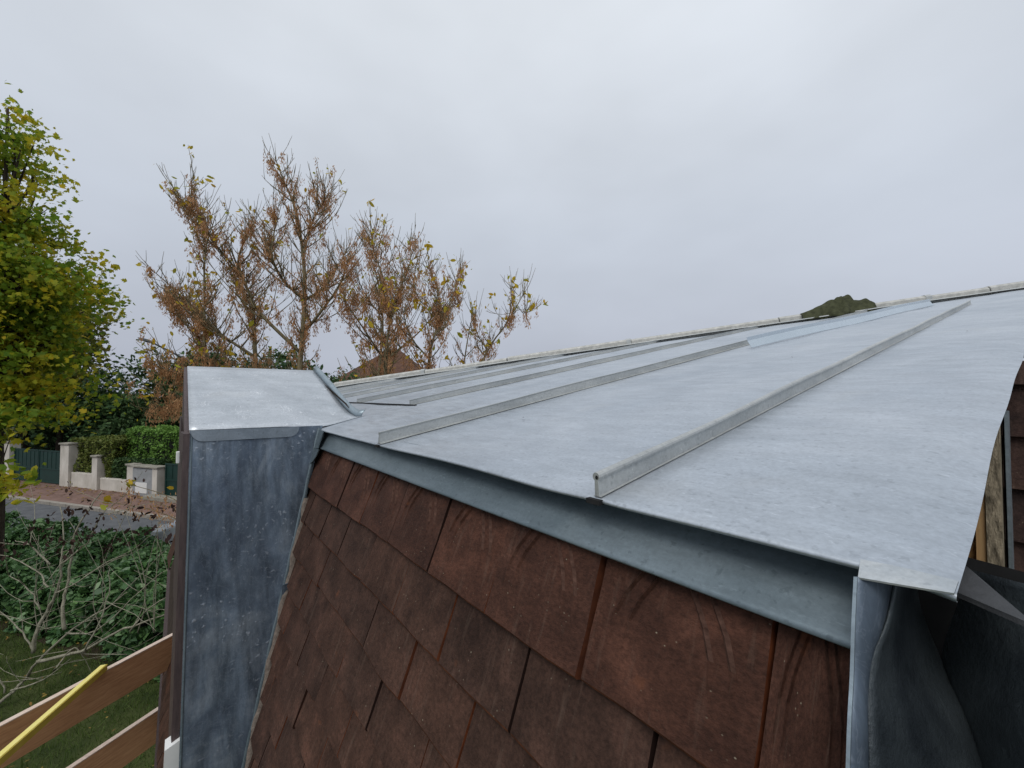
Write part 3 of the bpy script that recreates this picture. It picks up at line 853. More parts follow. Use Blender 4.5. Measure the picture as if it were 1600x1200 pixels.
# heap of green cloth on the hip
def hp(l, w, h): return HL + hd * l + hs * w + UP * h
V = []
nu, nv = 70, 34
prof_l = np.array([0, .05, .12, .22, .30, .38, .44, .50, .54, .60, .68, .74]); prof_h = np.array([.0, .014, .022, .038, .06, .08, .098, .09, .045, .04, .035, .0])
for i in range(nu):
    u = i / (nu - 1); l = u * .74
    hh = np.interp(l, prof_l, prof_h)
    for j in range(nv):
        v = j / (nv - 1) * 2 - 1
        w = v * (.10 + .05 * math.sin(u * math.pi)) + .015 * math.sin(l * 21)
        z = hh * max(0, 1 - abs(v) ** 2.3) ** .6
        th = math.atan2(v * .13, l - .43); rr = math.hypot(v * .13, l - .43)
        fold = .017 * math.sin(th * 8 + rr * 9 + 1.5 * math.sin(l * 15)) * min(1, rr / .07) + .006 * math.sin(l * 47 + v * 9)
        z += fold * (.35 + .65 * z / (hh + .02))
        base = .050 if abs(w) < .06 else max(-.02, .05 - (abs(w) - .06) * 1.4)
        V.append(hp(4.36 + l * .74, w, base + max(z, -.004) + .006))
o = mesh('green_cloth', V, grid(nu, nv), 'cloth', None, True)
solid(o, .004)
tag(o, 'crumpled dark green cloth heaped on the roof hip', 'cloth')

# ------------------------------------------------------------------ scaffold boards
BA = np.array([-3.29, .018, 0]); BB = np.array([-2.841, -.586, 0])
bd = (BB - BA) / np.linalg.norm(BB - BA); bn = np.array([-bd[1], bd[0], 0])
if bn @ np.array([1, 0, 0]) < 0: bn = -bn
def board(name, t0, t1, ztop, w, label, th=.028):
    b = obox(name, BA, bd, bn, UP, (t0, t1, -th, 0, ztop - w, ztop - .002), 'plank', None, .002)
    tag(b, label, 'board', 'scaffold guard boards')
    obox('lit_edge', BA, bd, bn, UP, (t0 - .001, t1, -th + .001, .0005, ztop - .0018, ztop + .003), 'plank_edge', b)  # pale strip paints the light on the board's top edge
    obox('sawn_end', BA, bd, bn, UP, (t0 - .004, t0 - .0005, -th + .001, -.001, ztop - w + .004, ztop - .004), 'plank_edge', b)
    return b
board('scaffold_board', -.06, 2.2, -1.432, .186, 'upper reddish scaffold board with the yellow bar across it')
board('scaffold_board', .085, 2.2, -1.817, .18, 'lower reddish scaffold board over the lawn')
pst = obox('scaffold_post', BA + bd * .80 - bn * .16, bd, bn, UP, (-.05, .05, -.10, -.03, GZ + 4.2 - 4.2, -1.30), 'plank', None, .004)
tag(pst, 'short wooden post behind the upper scaffold board at the left border', 'post')
# yellow bar resting on the board
def ybar(a, b, w, h, mat, parent=None, name='bar', off=0):
    d = (b - a) / np.linalg.norm(b - a); s = np.cross(d, UP); s /= np.linalg.norm(s); u = np.cross(s, d)
    L = np.linalg.norm(b - a)
    return obox(name, a, d, s, u, (0, L, -w / 2 + off, w / 2 + off, 0, h), mat, parent, .002)

Y0 = np.array([-3.075, -.284, -1.4285]); Y1 = Y0 + np.array([.61, -.243, .035]) * 2.2
bar = ybar(Y0, Y1, .030, .030, 'yellow', None, 'yellow_bar')
tag(bar, 'thin yellow bar lying across the upper scaffold board', 'bar')
ybar(Y0 + np.array([.004, -.002, .0305]), Y1 + np.array([0, 0, .0305]), .024, .002, 'yellow_lit', bar, 'lit_top')  # lighter yellow strip paints the light on the bar's top

# ------------------------------------------------------------------ garden wall, gates, cabinet across the road
WN = 12.0
wall = thing('garden_wall', street(-22, WN, GZ), 'low rendered garden wall with pillars across the road, below the clipped hedges', 'wall')
def pillar(t, w, top, parent):
    p = sbox('pillar', t - w / 2, t + w / 2, WN - .2, WN + .2, GZ, top, 'gwall', parent, .01)
    sbox('coping', t - w / 2 - .05, t + w / 2 + .05, WN - .25, WN + .25, top + .002, top + .075, 'coping', p, .012)
    return p
pillar(-29.9, .62, -2.30, wall); pillar(-25.25, .62, -2.22, wall)
pillar(-23.1, .36, -2.68, wall); pillar(-20.75, .42, -2.93, wall)
sbox('wall_run', -24.92, -23.30, WN - .1, WN + .1, GZ, -3.45, 'gwall', wall, .02)
sbox('wall_run', -22.90, -20.98, WN - .1, WN + .1, GZ, -3.58, 'gwall', wall, .02)
sbox('wall_run', -60, -30.24, WN - .1, WN + .1, GZ, -3.3, 'gwall', wall, .02)
pillar(-16.2, .42, -2.93, wall)
sbox('wall_run', -15.95, -2, WN - .1, WN + .1, GZ, -3.58, 'gwall', wall, .02)
def gate(t0, t1, top, label, npan):
    r = thing('garden_gate', street((t0 + t1) / 2, WN, GZ), label, 'gate')
    w = (t1 - t0) / npan
    for i in range(npan):
        a = t0 + i * w + .02; b = t0 + (i + 1) * w - .02
        pn = sbox('leaf_panel', a, b, WN - .02, WN + .02, GZ + .17, top - .06, 'gate', r, .004)
        for (x0, x1, z0, z1) in ((a, a + .06, GZ + .14, top), (b - .06, b, GZ + .14, top), (a + .061, b - .061, top - .06, top), (a + .061, b - .061, GZ + .75, GZ + .80), (a + .061, b - .061, GZ + .14, GZ + .2)):
            sbox('rail', x0, x1, WN - .045, WN - .021, z0, z1, 'gate', pn, .004)
        for q in range(1, 6):
            xx = a + (b - a) * q / 6
            sbox('rib', xx - .008, xx + .008, WN - .032, WN - .0205, GZ + .82, top - .08, 'gate', pn)
    return r
gate(-29.58, -25.57, -2.55, 'dark green metal double gate between two rendered pillars', 2)
gate(-18.9, -16.45, -2.75, 'dark green gate panel right of the grey cabinet', 1)
cab = thing('utility_cabinet', street(-19.8, 11.75, GZ), 'grey utility cabinet with a white plate beside the wall pillar', 'cabinet')
sbox('cabinet_body', -20.45, -19.25, 11.72, 12.05, GZ + .1, -2.98, 'cabinet', cab, .015)
sbox('cabinet_frame', -19.24, -18.95, 11.70, 12.1, GZ + .1, -2.95, 'gwall', cab, .015)
sbox('cabinet_top', -20.5, -18.9, 11.66, 12.12, -2.945, -2.88, 'coping', cab, .01)
sbox('white_plate', -20.25, -19.55, 11.705, 11.718, GZ + .22, -3.55, 'white_paint', cab)
st = sbox('entrance_step', -19.1, -15.6, 11.3, 11.68, GZ + .1, GZ + .26, 'coping', None, .02)
tag(st, 'pale stone step in front of the right green gate', 'step')

# ------------------------------------------------------------------ hedges
def hedge_thing(name, t0, t1, n0, n1, z0, z1, mat, size, count, label, shape='leaf', wob=.12):
    h = thing(name, street((t0 + t1) / 2, (n0 + n1) / 2, z0), label, 'hedge')
    sbox('dark_core', t0 + .18, t1 - .18, n0 + .2, n1 - .2, z0, z1 - .22, 'black_gap', h)  # near-black block paints the shaded inside of the hedge, no twigs modelled
    # leaves through the outer shell: near side, top and ends
    a, b, c = t1 - t0, n1 - n0, z1 - z0
    areas = np.array([a * c, a * b, b * c, b * c]); pick = rng.choice(4, count, p=areas / areas.sum())
    u, v = rng.random(count), rng.random(count)
    dep = rng.exponential(.07, count).clip(0, .25)
    T = np.where(pick < 2, t0 + a * u, np.where(pick == 2, t0 + dep, t1 - dep))
    Nn = np.where(pick == 0, n0 + dep, n0 + b * np.where(pick == 1, v, u))
    Z = np.where(pick == 1, z1 - dep, z0 + c * v)
    lump = wob * (np.sin(T * 2.3 + Z * 3.1) + .7 * np.sin(T * 5.1 - Z * 4.2 + 1) + .5 * np.sin(T * 9.7 + Nn * 7))*.5
    Nn = Nn - np.where(pick == 0, lump, 0); Z = Z + np.where(pick == 1, lump, 0)
    pos = SE[None] * T[:, None] + SN[None] * Nn[:, None] + UP[None] * Z[:, None]
    leaves('foliage', pos, size, shape, mat, h, up=.9)
    return h
hedge_thing('clipped_hedge', -25.4, -22.4, 12.05, 13.4, GZ + .4, -1.95, 'olive_hedge', .10, 9000, 'olive green clipped hedge right of the green double gate')
hedge_thing('clipped_hedge', -22.5, -14.0, 12.6, 14.2, GZ + .4, -1.50, 'hedge_leaf', .11, 16000, 'tall bright green clipped hedge behind the wall, right of the olive one')
hedge_thing('clipped_hedge', -22.6, -19.5, 12.12, 12.6, GZ + .4, -2.75, 'dark_leaf', .09, 6000, 'low dark hedge filling the wall bay in front of the tall bright hedge')
hedge_thing('garden_shrubs', -36, -24.5, 14.6, 16.2, GZ, -1.3, 'dark_leaf', .16, 9000, 'dark shrubs just behind the green double gate')
hedge_thing('laurel_hedge', -24, -6.0, 4.5, 6.7, GZ, -3.25, 'laurel_leaf', .12, 60000, 'dark glossy laurel hedge on the near side of the road, behind the bare branches', 'leaf', .22)

# ------------------------------------------------------------------ trees
FW = np.array([-.787, .617, 0]); RTV = np.array([.617, .787, 0])   # a frame for setting out the planting: across and away
def pl(a, d, z): return RTV * a + FW * d + UP * z
def ash_tree(label, limbs, depth, r0, keyn, twign, leafn, yshift=0, group='ash trees with brown seed bunches behind the roof'):
    base = limbs[0][0]
    root = thing('ash_tree', pl(base[0], depth, GZ), label, 'tree', group)
    tubes, shoots = [], []
    for li, L in enumerate(limbs):
        L = list(L)
        dd = np.cumsum(np.concatenate([[0], rng.normal(0, .18, len(L) - 1)]))
        ra = r0
        if li and L[0][1] > -.2:                              # a limb springs from the nearest point of what already stands
            allp = np.concatenate([p for p, _ in shoots]); allr = np.concatenate([r for _, r in shoots])
            aa = allp @ RTV; q = np.argmin((aa - L[0][0]) ** 2 + (allp[:, 2] - L[0][1]) ** 2)
            L[0] = (float(aa[q]), float(allp[q][2])); dd = dd + float(allp[q] @ FW) - depth; ra = float(allr[q]) * .72
        pts = [pl(a, depth + d, z) for (a, z), d in zip(L, dd)]
        if li == 0 or L[0][1] <= -.2: pts = [pl(L[0][0] + .03, depth, GZ - .05), pl(L[0][0] - .05, depth + .05, (GZ + L[0][1]) / 2)] + pts
        path = smooth_path(pts)
        if li and L[0][1] <= -.2: ra = r0 * .75
        rad = np.linspace(ra, .007, len(path)) ** 1.0
        tubes.append((path, rad))
        shoots.append((path, rad))
    keypos, keyax, leafpos = [], [], []
    fine = []
    lens = np.array([len(p) for p, _ in shoots], float); prob = lens / lens.sum()
    # side shoots curving upward
    for _ in range(twign):
        k = rng.choice(len(shoots), p=prob); path, rad = shoots[k]
        i = int(max(1, len(path) * .12) + (len(path) - 1 - max(1, len(path) * .12)) * rng.random() ** 1.25)
        p = path[i]
        if p[2] < -.35: continue
        dirn = path[min(i + 1, len(path) - 1)] - path[i - 1]; dirn /= np.linalg.norm(dirn)
        a = rng.uniform(0, 6.28)
        side = RTV * math.cos(a) + FW * math.sin(a) * .8
        v = unit((dirn * .55 + side * rng.uniform(.7, 1.3) + UP * .2)[None])[0]
        Ls = rng.uniform(.4, 1.5) * (1.15 - .8 * i / len(path)) * min(1, r0 / .06)
        n = 7; q = [p]; vv = v.copy()
        for s in range(n):
            vv = unit((vv + UP * rng.uniform(.05, .20) + rng.normal(0, .07, 3))[None])[0]
            q.append(q[-1] + vv * Ls / n)
        q = np.array(q)
        fine.append((q, np.linspace(min(rad[i] * .6, .014), .0035, len(q))))
        # smaller twigs on the shoot
        for _2 in range(rng.integers(1, 4)):
            m = rng.integers(2, n); w = unit((unit((q[m] - q[m - 1])[None])[0] + rng.normal(0, .5, 3) + UP * .3)[None])[0]
            l2 = rng.uniform(.12, .38); qq = [q[m]]
            for s in range(4):
                w = unit((w + UP * .15 + rng.normal(0, .06, 3))[None])[0]; qq.append(qq[-1] + w * l2 / 4)
            qq = np.array(qq); fine.append((qq, np.linspace(.005, .0028, 5)))
            if rng.random() < leafn: leafpos += list(qq[-1] + rng.normal(0, .05, (rng.integers(1, 5), 3)))
        # seed bunches along the shoot, some shoots bare at the tip
        full = rng.random() < .45
        for _3 in range(rng.poisson(keyn * (1.5 if p[2] < 2.2 else .9))):
            m = rng.integers(1, n + 1 if full else n - 2); c = q[m] + rng.normal(0, .025, 3); nk = rng.integers(14, 44)
            hang = rng.uniform(.14, .38)
            kp = c + np.stack([rng.normal(0, .03, nk), rng.normal(0, .03, nk), -rng.random(nk) * hang], 1)
            keypos.append(kp)
    for path, rad in shoots:                                  # long bare shoots at the limb ends
        for _ in range(rng.integers(2, 5)):
            p = path[-1 - rng.integers(0, 3)]; vv = unit((UP * 1.0 + rng.normal(0, .35, 3))[None])[0]
            Ls = rng.uniform(.3, .8); q = [p]
            for s_i in range(6):
                vv = unit((vv + UP * .08 + rng.normal(0, .06, 3))[None])[0]; q.append(q[-1] + vv * Ls / 6)
            fine.append((np.array(q), np.linspace(.007, .003, 7)))
    V, Fc = sweep(tubes, 7); mesh('trunk', V, Fc, 'bark_ash', root, True)
    V, Fc = sweep(fine, 4); mesh('twigs', V, Fc, 'bark_ash', root, True)
    if keypos:
        kp = np.concatenate(keypos)
        leaves('seed_bunches', kp, .048, 'key', 'keys', root, up=0, axis=np.array([0, 0, -1.]), spread=.38)
    if leafpos:
        leaves('crown', np.array(leafpos), .105, 'leaf', 'yellow_leaf', root, up=.3)
    return root

A_MAIN = [[(-4.59, -0.3), (-4.59, 0.57), (-4.62, 2.12), (-4.74, 3.18), (-4.91, 4.19), (-5.19, 4.9), (-5.31, 5.33)], [(-4.6, 0.87), (-5.44, 1.82), (-5.86, 2.35), (-6.16, 2.82), (-6.49, 3.34), (-6.79, 3.8), (-7.06, 4.07), (-7.3, 4.38)], [(-4.6, 2.01), (-4.21, 2.42), (-3.91, 2.89), (-3.69, 3.34)], [(-4.72, 3.1), (-4.48, 3.91), (-4.34, 4.45), (-4.24, 4.75)], [(-4.6, 1.33), (-4.07, 1.87), (-3.67, 2.42), (-3.46, 2.96)], [(-4.62, 2.12), (-5.02, 2.55), (-5.23, 3.1), (-5.43, 3.91), (-5.4, 4.32)]]
A_LEFT = [[(-5.54, -0.3), (-5.57, 0.62), (-5.7, 1.47), (-5.89, 2.12), (-5.95, 2.82), (-5.73, 3.37), (-5.65, 3.84)], [(-5.59, 0.79), (-6.11, 1.26), (-6.64, 1.67), (-7.06, 2.01), (-7.5, 2.38), (-7.8, 2.72)], [(-6.37, -0.03), (-6.37, 0.62), (-6.42, 1.87), (-6.46, 3.0), (-6.41, 3.64)], [(-6.64, 0.99), (-6.92, 1.53), (-7.3, 1.94), (-7.55, 2.15)], [(-6.24, 0.24), (-6.79, 0.42), (-7.19, 0.5), (-7.5, 0.62)], [(-6.45, 0.11), (-6.79, 0.06), (-7.06, -0.23), (-7.22, -0.57)], [(-6.46, 2.96), (-6.65, 3.64), (-6.87, 4.11), (-6.94, 4.52)]]
A_MID = [[(-2.89, -0.3), (-2.89, 0.62), (-2.96, 1.82), (-3.14, 2.82), (-3.26, 3.23)], [(-2.66, -0.3), (-2.66, 0.75), (-2.55, 1.6), (-2.44, 2.01), (-2.17, 2.82), (-2.23, 3.34)], [(-2.96, 1.82), (-3.26, 2.14), (-3.46, 2.55)], [(-2.66, 0.79), (-2.04, 1.33), (-1.63, 1.74)], [(-2.89, 1.06), (-3.26, 1.6), (-3.53, 2.01)], [(-2.55, 1.6), (-2.71, 2.42), (-2.93, 3.1), (-2.95, 3.5)]]
A_RIGHT = [[(-1.71, -0.3), (-1.71, 0.57), (-1.57, 1.19), (-1.47, 1.52), (-1.55, 2.14), (-1.79, 2.82)], [(-1.52, 1.33), (-1.29, 2.01), (-1.11, 2.69)], [(-1.68, 0.79), (-2.04, 1.19), (-2.17, 1.74)], [(-1.49, 1.47), (-1.9, 2.01), (-1.97, 2.55)]]
A_SMALL = [[(-0.75, -0.3), (-0.64, 0.69), (-0.41, 1.19), (-0.16, 1.52), (0.12, 2.0), (0.24, 2.25)], [(-0.16, 1.52), (0.0, 2.01), (-0.03, 2.42)], [(-1.15, -0.3), (-1.06, 0.57), (-0.98, 1.06), (-0.92, 1.6), (-0.79, 1.81)], [(-0.54, 0.92), (-0.75, 1.33), (-0.81, 1.6)], [(0.12, 1.95), (0.25, 1.8), (0.33, 1.95)]]
ash_tree('tallest ash tree with brown seed bunches, bare pointed top above the dormer', A_MAIN, 9.0, .085, 2.4, 320, .05)
ash_tree('leftmost ash tree with brown seeds and yellow leaves, beside the street lamp', A_LEFT, 9.0, .07, 2.3, 300, .34)
ash_tree('ash tree with two upright stems and brown seeds, in front of the far brown roof', A_MID, 9.0, .06, 2.2, 220, .20)
ash_tree('slender ash tree with thin brown seed bunches, between the two-stemmed one and the shortest', A_RIGHT, 9.0, .045, 1.6, 150, .26)
ash_tree('shortest ash tree, nearly bare and leaning right, at the right end of the row', A_SMALL, 9.0, .035, .8, 110, .26)

def leafy_tree(name, label, a, d, h, blobs, mat, lsize, n, shape='leaf', trunk_r=.16, bark_='bark_dark', clump=.35, group=None, up=.7):
    """blobs: (across, away, height, rx, ry, rz) ellipsoids in metres relative to the foot"""
    root = thing(name, pl(a, d, GZ), label, 'tree', group)
    tubes = []
    B = np.array(blobs, float)
    foot = pl(a, d, GZ - .05)
    topc = B[np.argmax(B[:, 2])]
    crown_mid = pl(a, d, GZ + h * .45)
    tubes.append((smooth_path([foot, (foot + crown_mid) / 2 + np.array([.08, .05, 0]), crown_mid, pl(a + topc[0] * .8, d + topc[1] * .8, GZ + topc[2] + topc[5] * .5)]), np.linspace(trunk_r, .02, 13)))
    pos = []
    vol = B[:, 3] * B[:, 4] * B[:, 5]; pr = vol ** .7 / (vol ** .7).sum()
    ncl = max(12, n // 45)
    for k in range(ncl):
        b = B[rng.choice(len(B), p=pr)]
        v = unit(rng.normal(size=(1, 3)))[0] * (rng.uniform(.45, 1.1) if rng.random() < .85 else rng.uniform(1.1, 1.4))
        c = pl(a + b[0] + v[0] * b[3], d + b[1] + v[1] * b[4], GZ + b[2] + v[2] * b[5])
        if c[2] < GZ + .4: continue
        m = max(8, int(rng.normal(45, 16)))
        q = rng.normal(size=(m, 3)) * np.array([1, 1, .45]) * clump * rng.uniform(.6, 1.3)
        q[:, 2] -= .25 * (q[:, 0] ** 2 + q[:, 1] ** 2) / clump
        pos.append(c + q)
        if k % 3 == 0:
            s = pl(a + b[0] * .35, d + b[1] * .35, GZ + b[2] * .8 + h * .02)
            tubes.append((smooth_path([s, (s + c) / 2 + rng.normal(0, .12, 3) + UP * .12, c]), np.linspace(.03 * trunk_r / .16 + .008, .006, 9)))
    V, Fc = sweep(tubes, 5); mesh('trunk', V, Fc, bark_, root, True)
    leaves('crown', np.concatenate(pos), lsize, shape, mat, root, up=up)
    return root
leafy_tree('maple_tree', 'tall yellow-green maple at the left border', -9.9, 8.2, 9.5,
           [(-.35, 0, 6.2, 1.35, 1.5, 1.6), (.2, .2, 5.2, .85, 1.2, 1.1), (.7, 0, 6.5, .65, .9, .7), (-.75, 0, 8.2, .9, 1.0, 1.5), (-.15, .1, 9.4, .3, .5, 1.0), (.1, 0, 7.8, .5, .6, .5), (.15, 0, 4.2, .9, 1.1, .6), (-.9, 0, 5.0, 1.2, 1.2, 1.5)],
           'maple_leaf', .092, 27000, 'maple', .13, 'bark_dark', .24)
leafy_tree('broad_tree', 'dark olive tree in autumn leaf behind the green gate', -26.4, 23, 11,
           [(0, 0, 8.8, 2.6, 2.5, 2.4), (1.3, 0, 8.0, 1.7, 2, 1.9), (-2, 0, 7.5, 2.6, 2.4, 2.6), (.5, -.5, 5.6, 3.2, 2.2, 1.6), (1.2, -.3, 6.2, 1.7, 2, 1.4), (-3.5, 0, 9.5, 2.4, 2.4, 2.6)],
           'olive_leaf', .24, 20000, 'maple', .22, 'bark_dark', .5)
leafy_tree('evergreen_tree', 'dark evergreen tree behind the clipped hedges, right of the olive tree', -17.0, 24, 8,
           [(0, 0, 4.8, 2.2, 1.8, 1.9), (2.2, 0, 4.2, 2.2, 1.8, 1.7), (-2.2, 0, 4.4, 2.4, 1.8, 1.8), (-.8, 0, 5.9, 1.3, 1.3, 1.0), (3.6, 0, 5.2, 1.8, 1.6, 1.6), (0, -.5, 2.6, 4.2, 1.4, 1.2)],
           'dark_leaf', .22, 20000, 'leaf', .2, 'bark_dark', .45)
leafy_tree('evergreen_tree', 'very dark evergreen behind the left gate pillar, under the olive tree', -24.5, 23, 8,
           [(0, 0, 3.8, 2.6, 1.8, 2.0), (-2.6, 0, 4.6, 2.4, 1.8, 2.4), (2.4, .4, 3.2, 2.2, 1.4, 1.6), (4, .6, 3.0, 2.0, 1.4, 1.5)],
           'dark_leaf', .22, 15000, 'leaf', .2, 'bark_dark', .45)
leafy_tree('garden_bush', 'green bush between the dormer roof and the far brown roof', -9.8, 24, 6.2,
           [(0, 0, 4.2, 1.6, 1.2, 1.4), (1.3, 0, 4.0, 1.3, 1.1, 1.3), (-1.6, 0, 3.8, 1.4, 1.1, 1.4)],
           'dark_leaf', .18, 6000, 'leaf', .12, 'bark_dark', .4)
# low sprig of yellow-green leaves reaching in at the left border
sp = thing('yellow_shrub', pl(-9.1, 7.3, GZ), 'yellow leafy shrub at the left border beside the green gate', 'shrub')
st_p = [(smooth_path([pl(-9.3, 7.3, GZ), pl(-9.2, 7.3, -3.2), pl(-8.9, 7.3, -2.0), pl(-8.55, 7.3, -1.45)]), np.linspace(.02, .005, 13)),
        (smooth_path([pl(-9.3, 7.3, GZ + .5), pl(-9.1, 7.4, -2.4), pl(-8.75, 7.35, -1.0), pl(-8.45, 7.3, -.38)]), np.linspace(.016, .004, 13))]
V, Fc = sweep(st_p, 5); mesh('stem', V, Fc, 'bark_dark', sp, True)
q1 = np.array([pl(-8.75, 7.3, -1.5)]) + rng.normal(size=(220, 3)) * np.array([.2, .2, .17])
q2 = np.array([pl(-8.55, 7.3, -.35)]) + rng.normal(size=(70, 3)) * np.array([.13, .13, .12])
leaves('foliage', np.concatenate([q1, q2]), .13, 'leaf', 'maple_leaf', sp, up=.6)

# ------------------------------------------------------------------ felled tree: pale lichened branches on the lawn and over the hedge
FAL = [[(-7.01, -3.75), (-6.97, -3.44), (-6.92, -3.15), (-6.78, -2.8), (-6.8, -2.49), (-6.86, -2.2), (-7.03, -1.73)], [(-6.56, -3.44), (-6.61, -3.15), (-6.68, -2.9), (-6.67, -2.49), (-6.65, -2.11), (-6.48, -1.73), (-6.41, -1.49)], [(-7.51, -4.54), (-7.32, -4.3), (-7.03, -3.94), (-6.56, -3.49), (-6.15, -3.22), (-5.89, -3.01)], [(-6.94, -3.89), (-6.65, -3.84), (-6.24, -3.72), (-5.94, -3.55), (-5.58, -3.44), (-5.23, -3.3), (-4.85, -3.06)], [(-7.41, -4.34), (-7.6, -4.01), (-7.89, -3.72)], [(-7.01, -3.75), (-7.22, -3.49), (-7.6, -3.25), (-7.89, -3.11)], [(-6.78, -2.8), (-7.03, -2.68), (-7.41, -2.49), (-7.79, -2.39)], [(-6.68, -2.9), (-6.37, -2.73), (-6.08, -2.49), (-5.8, -2.39)], [(-6.24, -3.72), (-6.03, -3.25), (-6.06, -2.87), (-6.1, -2.58)], [(-6.68, -4.01), (-6.46, -3.72), (-6.32, -3.82), (-5.8, -3.91)], [(-7.32, -4.3), (-6.94, -4.2), (-6.56, -3.91)], [(-6.92, -3.15), (-7.13, -2.87), (-7.51, -2.68)], [(-6.67, -2.49), (-6.37, -2.2), (-6.18, -1.82), (-6.03, -1.63)], [(-5.58, -3.44), (-5.37, -3.15), (-5.08, -2.96), (-4.89, -2.87)], [(-6.8, -2.49), (-7.13, -2.2), (-7.41, -2.16)], [(-6.56, -3.49), (-6.18, -3.49), (-5.7, -3.06), (-5.32, -2.68)]]
KF, DF = 5.8 / 6.3, 5.8
fell = thing('felled_tree', pl(-6.9, DF, GZ), 'tangle of pale bare felled branches lying before the laurel hedge', 'branches')
tubes, fine, dead, keyp = [], [], [], []
for li, L in enumerate(FAL):
    pts = [pl(a * KF, DF + rng.normal(0, .03) + .05 * i, max(z * KF, GZ + .03)) for i, (a, z) in enumerate(L)]
    path = smooth_path(pts); path = path + rng.normal(0, .006, path.shape)
    r0 = .024 if li < 4 else .012
    rad = np.linspace(r0, .006 if li < 4 else .004, len(path))
    tubes.append((path, rad))
    for _ in range(3):
        i = rng.integers(2, len(path)); p = path[min(i, len(path) - 1)]
        v = unit((RTV * rng.normal(0, 1) + FW * rng.normal(0, .5) + UP * rng.normal(.25, .5))[None])[0]
        n = 6; q = [p]; Ls = rng.uniform(.35, 1.25)
        for s in range(n):
            v = unit((v + rng.normal(0, .10, 3) + UP * .03)[None])[0]; q.append(q[-1] + v * Ls / n)
        q = np.array(q); q[:, 2] = np.maximum(q[:, 2], GZ + .02)
        fine.append((q, np.linspace(.0055, .002, n + 1)))
        if q[-1][2] > -2.35 and rng.random() < .5:
            dead.append(q[-1] + rng.normal(0, .05, (rng.integers(3, 10), 3)) - UP * .03)
V, Fc = sweep(tubes, 6); mesh('limb', V, Fc, 'bark_pale', fell, True)
V, Fc = sweep(fine, 4); mesh('twigs', V, Fc, 'bark_pale', fell, True)
for _ in range(60):
    u_ = rng.uniform(-6.6, -4.5); dead.append(pl(u_, 6.0 + rng.normal(0, .3), rng.uniform(-2.15, -1.5)) + rng.normal(0, .04, (rng.integers(2, 7), 3)))
leaves('shrivelled_leaves', np.concatenate(dead), .065, 'leaf', 'dead_leaf', fell, up=0, axis=np.array([0, 0, -1.]), spread=.6)
# stems that carry the hanging dry leaves up from the hedge
stems = []
for _ in range(14):
    a0 = rng.uniform(-6.6, -4.4); z1 = rng.uniform(-2.1, -1.45)
    stems.append((smooth_path([pl(a0, 6.0, -3.3), pl(a0 + rng.normal(0, .15), 6.0, -2.7), pl(a0 + rng.normal(0, .3), 6.0, z1)]), np.linspace(.008, .003, 9)))
V, Fc = sweep(stems, 4); mesh('stems', V, Fc, 'bark_pale', fell, True)
# dry seed spray of the ash hanging low in front of the road
spray = thing('ash_sapling', pl(-5.2, 7.0, GZ), 'low ash sapling with brown seed sprays in front of the road', 'sapling')
tb, kp, yl = [], [], []
for (a, z, a2, z2) in [(-5.0, -2.2, -6.3, -1.45), (-5.0, -2.2, -5.9, -1.75), (-5.0, -2.2, -5.4, -1.5), (-5.1, -2.3, -6.6, -1.75), (-5.0, -2.4, -5.1, -1.35)]:
    p = smooth_path([pl(-5.0, 7.0, GZ), pl(-5.0, 7.0, -3.2), pl(a, 7.0, z), pl((a + a2) / 2, 7.0 + rng.normal(0, .1), (z + z2) / 2 + .1), pl(a2, 7.0, z2)])
    tb.append((p, np.linspace(.018, .004, len(p))))
    for i in range(9, len(p)):
        for _ in range(2):
            if rng.random() < .62:
                nk = rng.integers(10, 26); c = p[i] + rng.normal(0, .05, 3)
                kp.append(c + np.stack([rng.normal(0, .045, nk), rng.normal(0, .045, nk), -rng.random(nk) * .22], 1))
    if rng.random() < .7: yl.append(p[-1] + rng.normal(0, .06, (4, 3)))
V, Fc = sweep(tb, 5); mesh('stem', V, Fc, 'bark_ash', spray, True)
leaves('seed_bunches', np.concatenate(kp), .05, 'key', 'keys', spray, up=0, axis=np.array([0, 0, -1.]), spread=.5)
leaves('crown', np.concatenate(yl), .11, 'leaf', 'yellow_leaf', spray, up=.3)

# ------------------------------------------------------------------ lawn grass and leaf litter
N = 60000
T = rng.uniform(-14, -1, N); Nn = rng.uniform(.6, 4.7, N)
pos = SE[None] * T[:, None] + SN[None] * Nn[:, None] + UP[None] * (GZ + .0)
stuff(leaves('lawn_grass', pos, .085, 'blade', 'grass', None, up=.1, axis=np.array([0, 0, 1.]), spread=.42), 'short dark grass growing on the lawn', 'grass')
M_ = 900
T = rng.uniform(-14, -2, M_); Nn = rng.uniform(1, 5.2, M_)
pos = SE[None] * T[:, None] + SN[None] * Nn[:, None] + UP[None] * (GZ + .05)
stuff(leaves('lawn_litter', pos, .045, 'leaf', 'litter', None, up=3), 'dead leaves lying in the grass', 'leaves')

# ------------------------------------------------------------------ street lamp
lamp = thing('street_lamp', pl(-13.95, 18.6, GZ), 'street lamp with dark flat head reaching left of the ash trees', 'street lamp')
ptop = pl(-13.95, 18.6, 1.15)
V, Fc = sweep([(np.array([pl(-13.95, 18.6, GZ), pl(-13.95, 18.6, -1.5), ptop]), [.09, .075, .06])], 10); mesh('pole', V, Fc, 'dark_metal', lamp, True)
arm = smooth_path([ptop, pl(-14.1, 18.6, 1.45), pl(-14.85, 18.6, 1.85), pl(-15.8, 18.6, 2.32)])
V, Fc = sweep([(arm, np.linspace(.055, .035, len(arm)))], 8); mesh('arm', V, Fc, 'dark_metal', lamp, True)
hv = []
ax = (RTV * -1 + UP * .36); ax /= np.linalg.norm(ax); sd_ = FW; un = np.cross(ax, sd_); un = un if un[2] > 0 else -un
h0 = pl(-15.7, 18.6, 2.27)
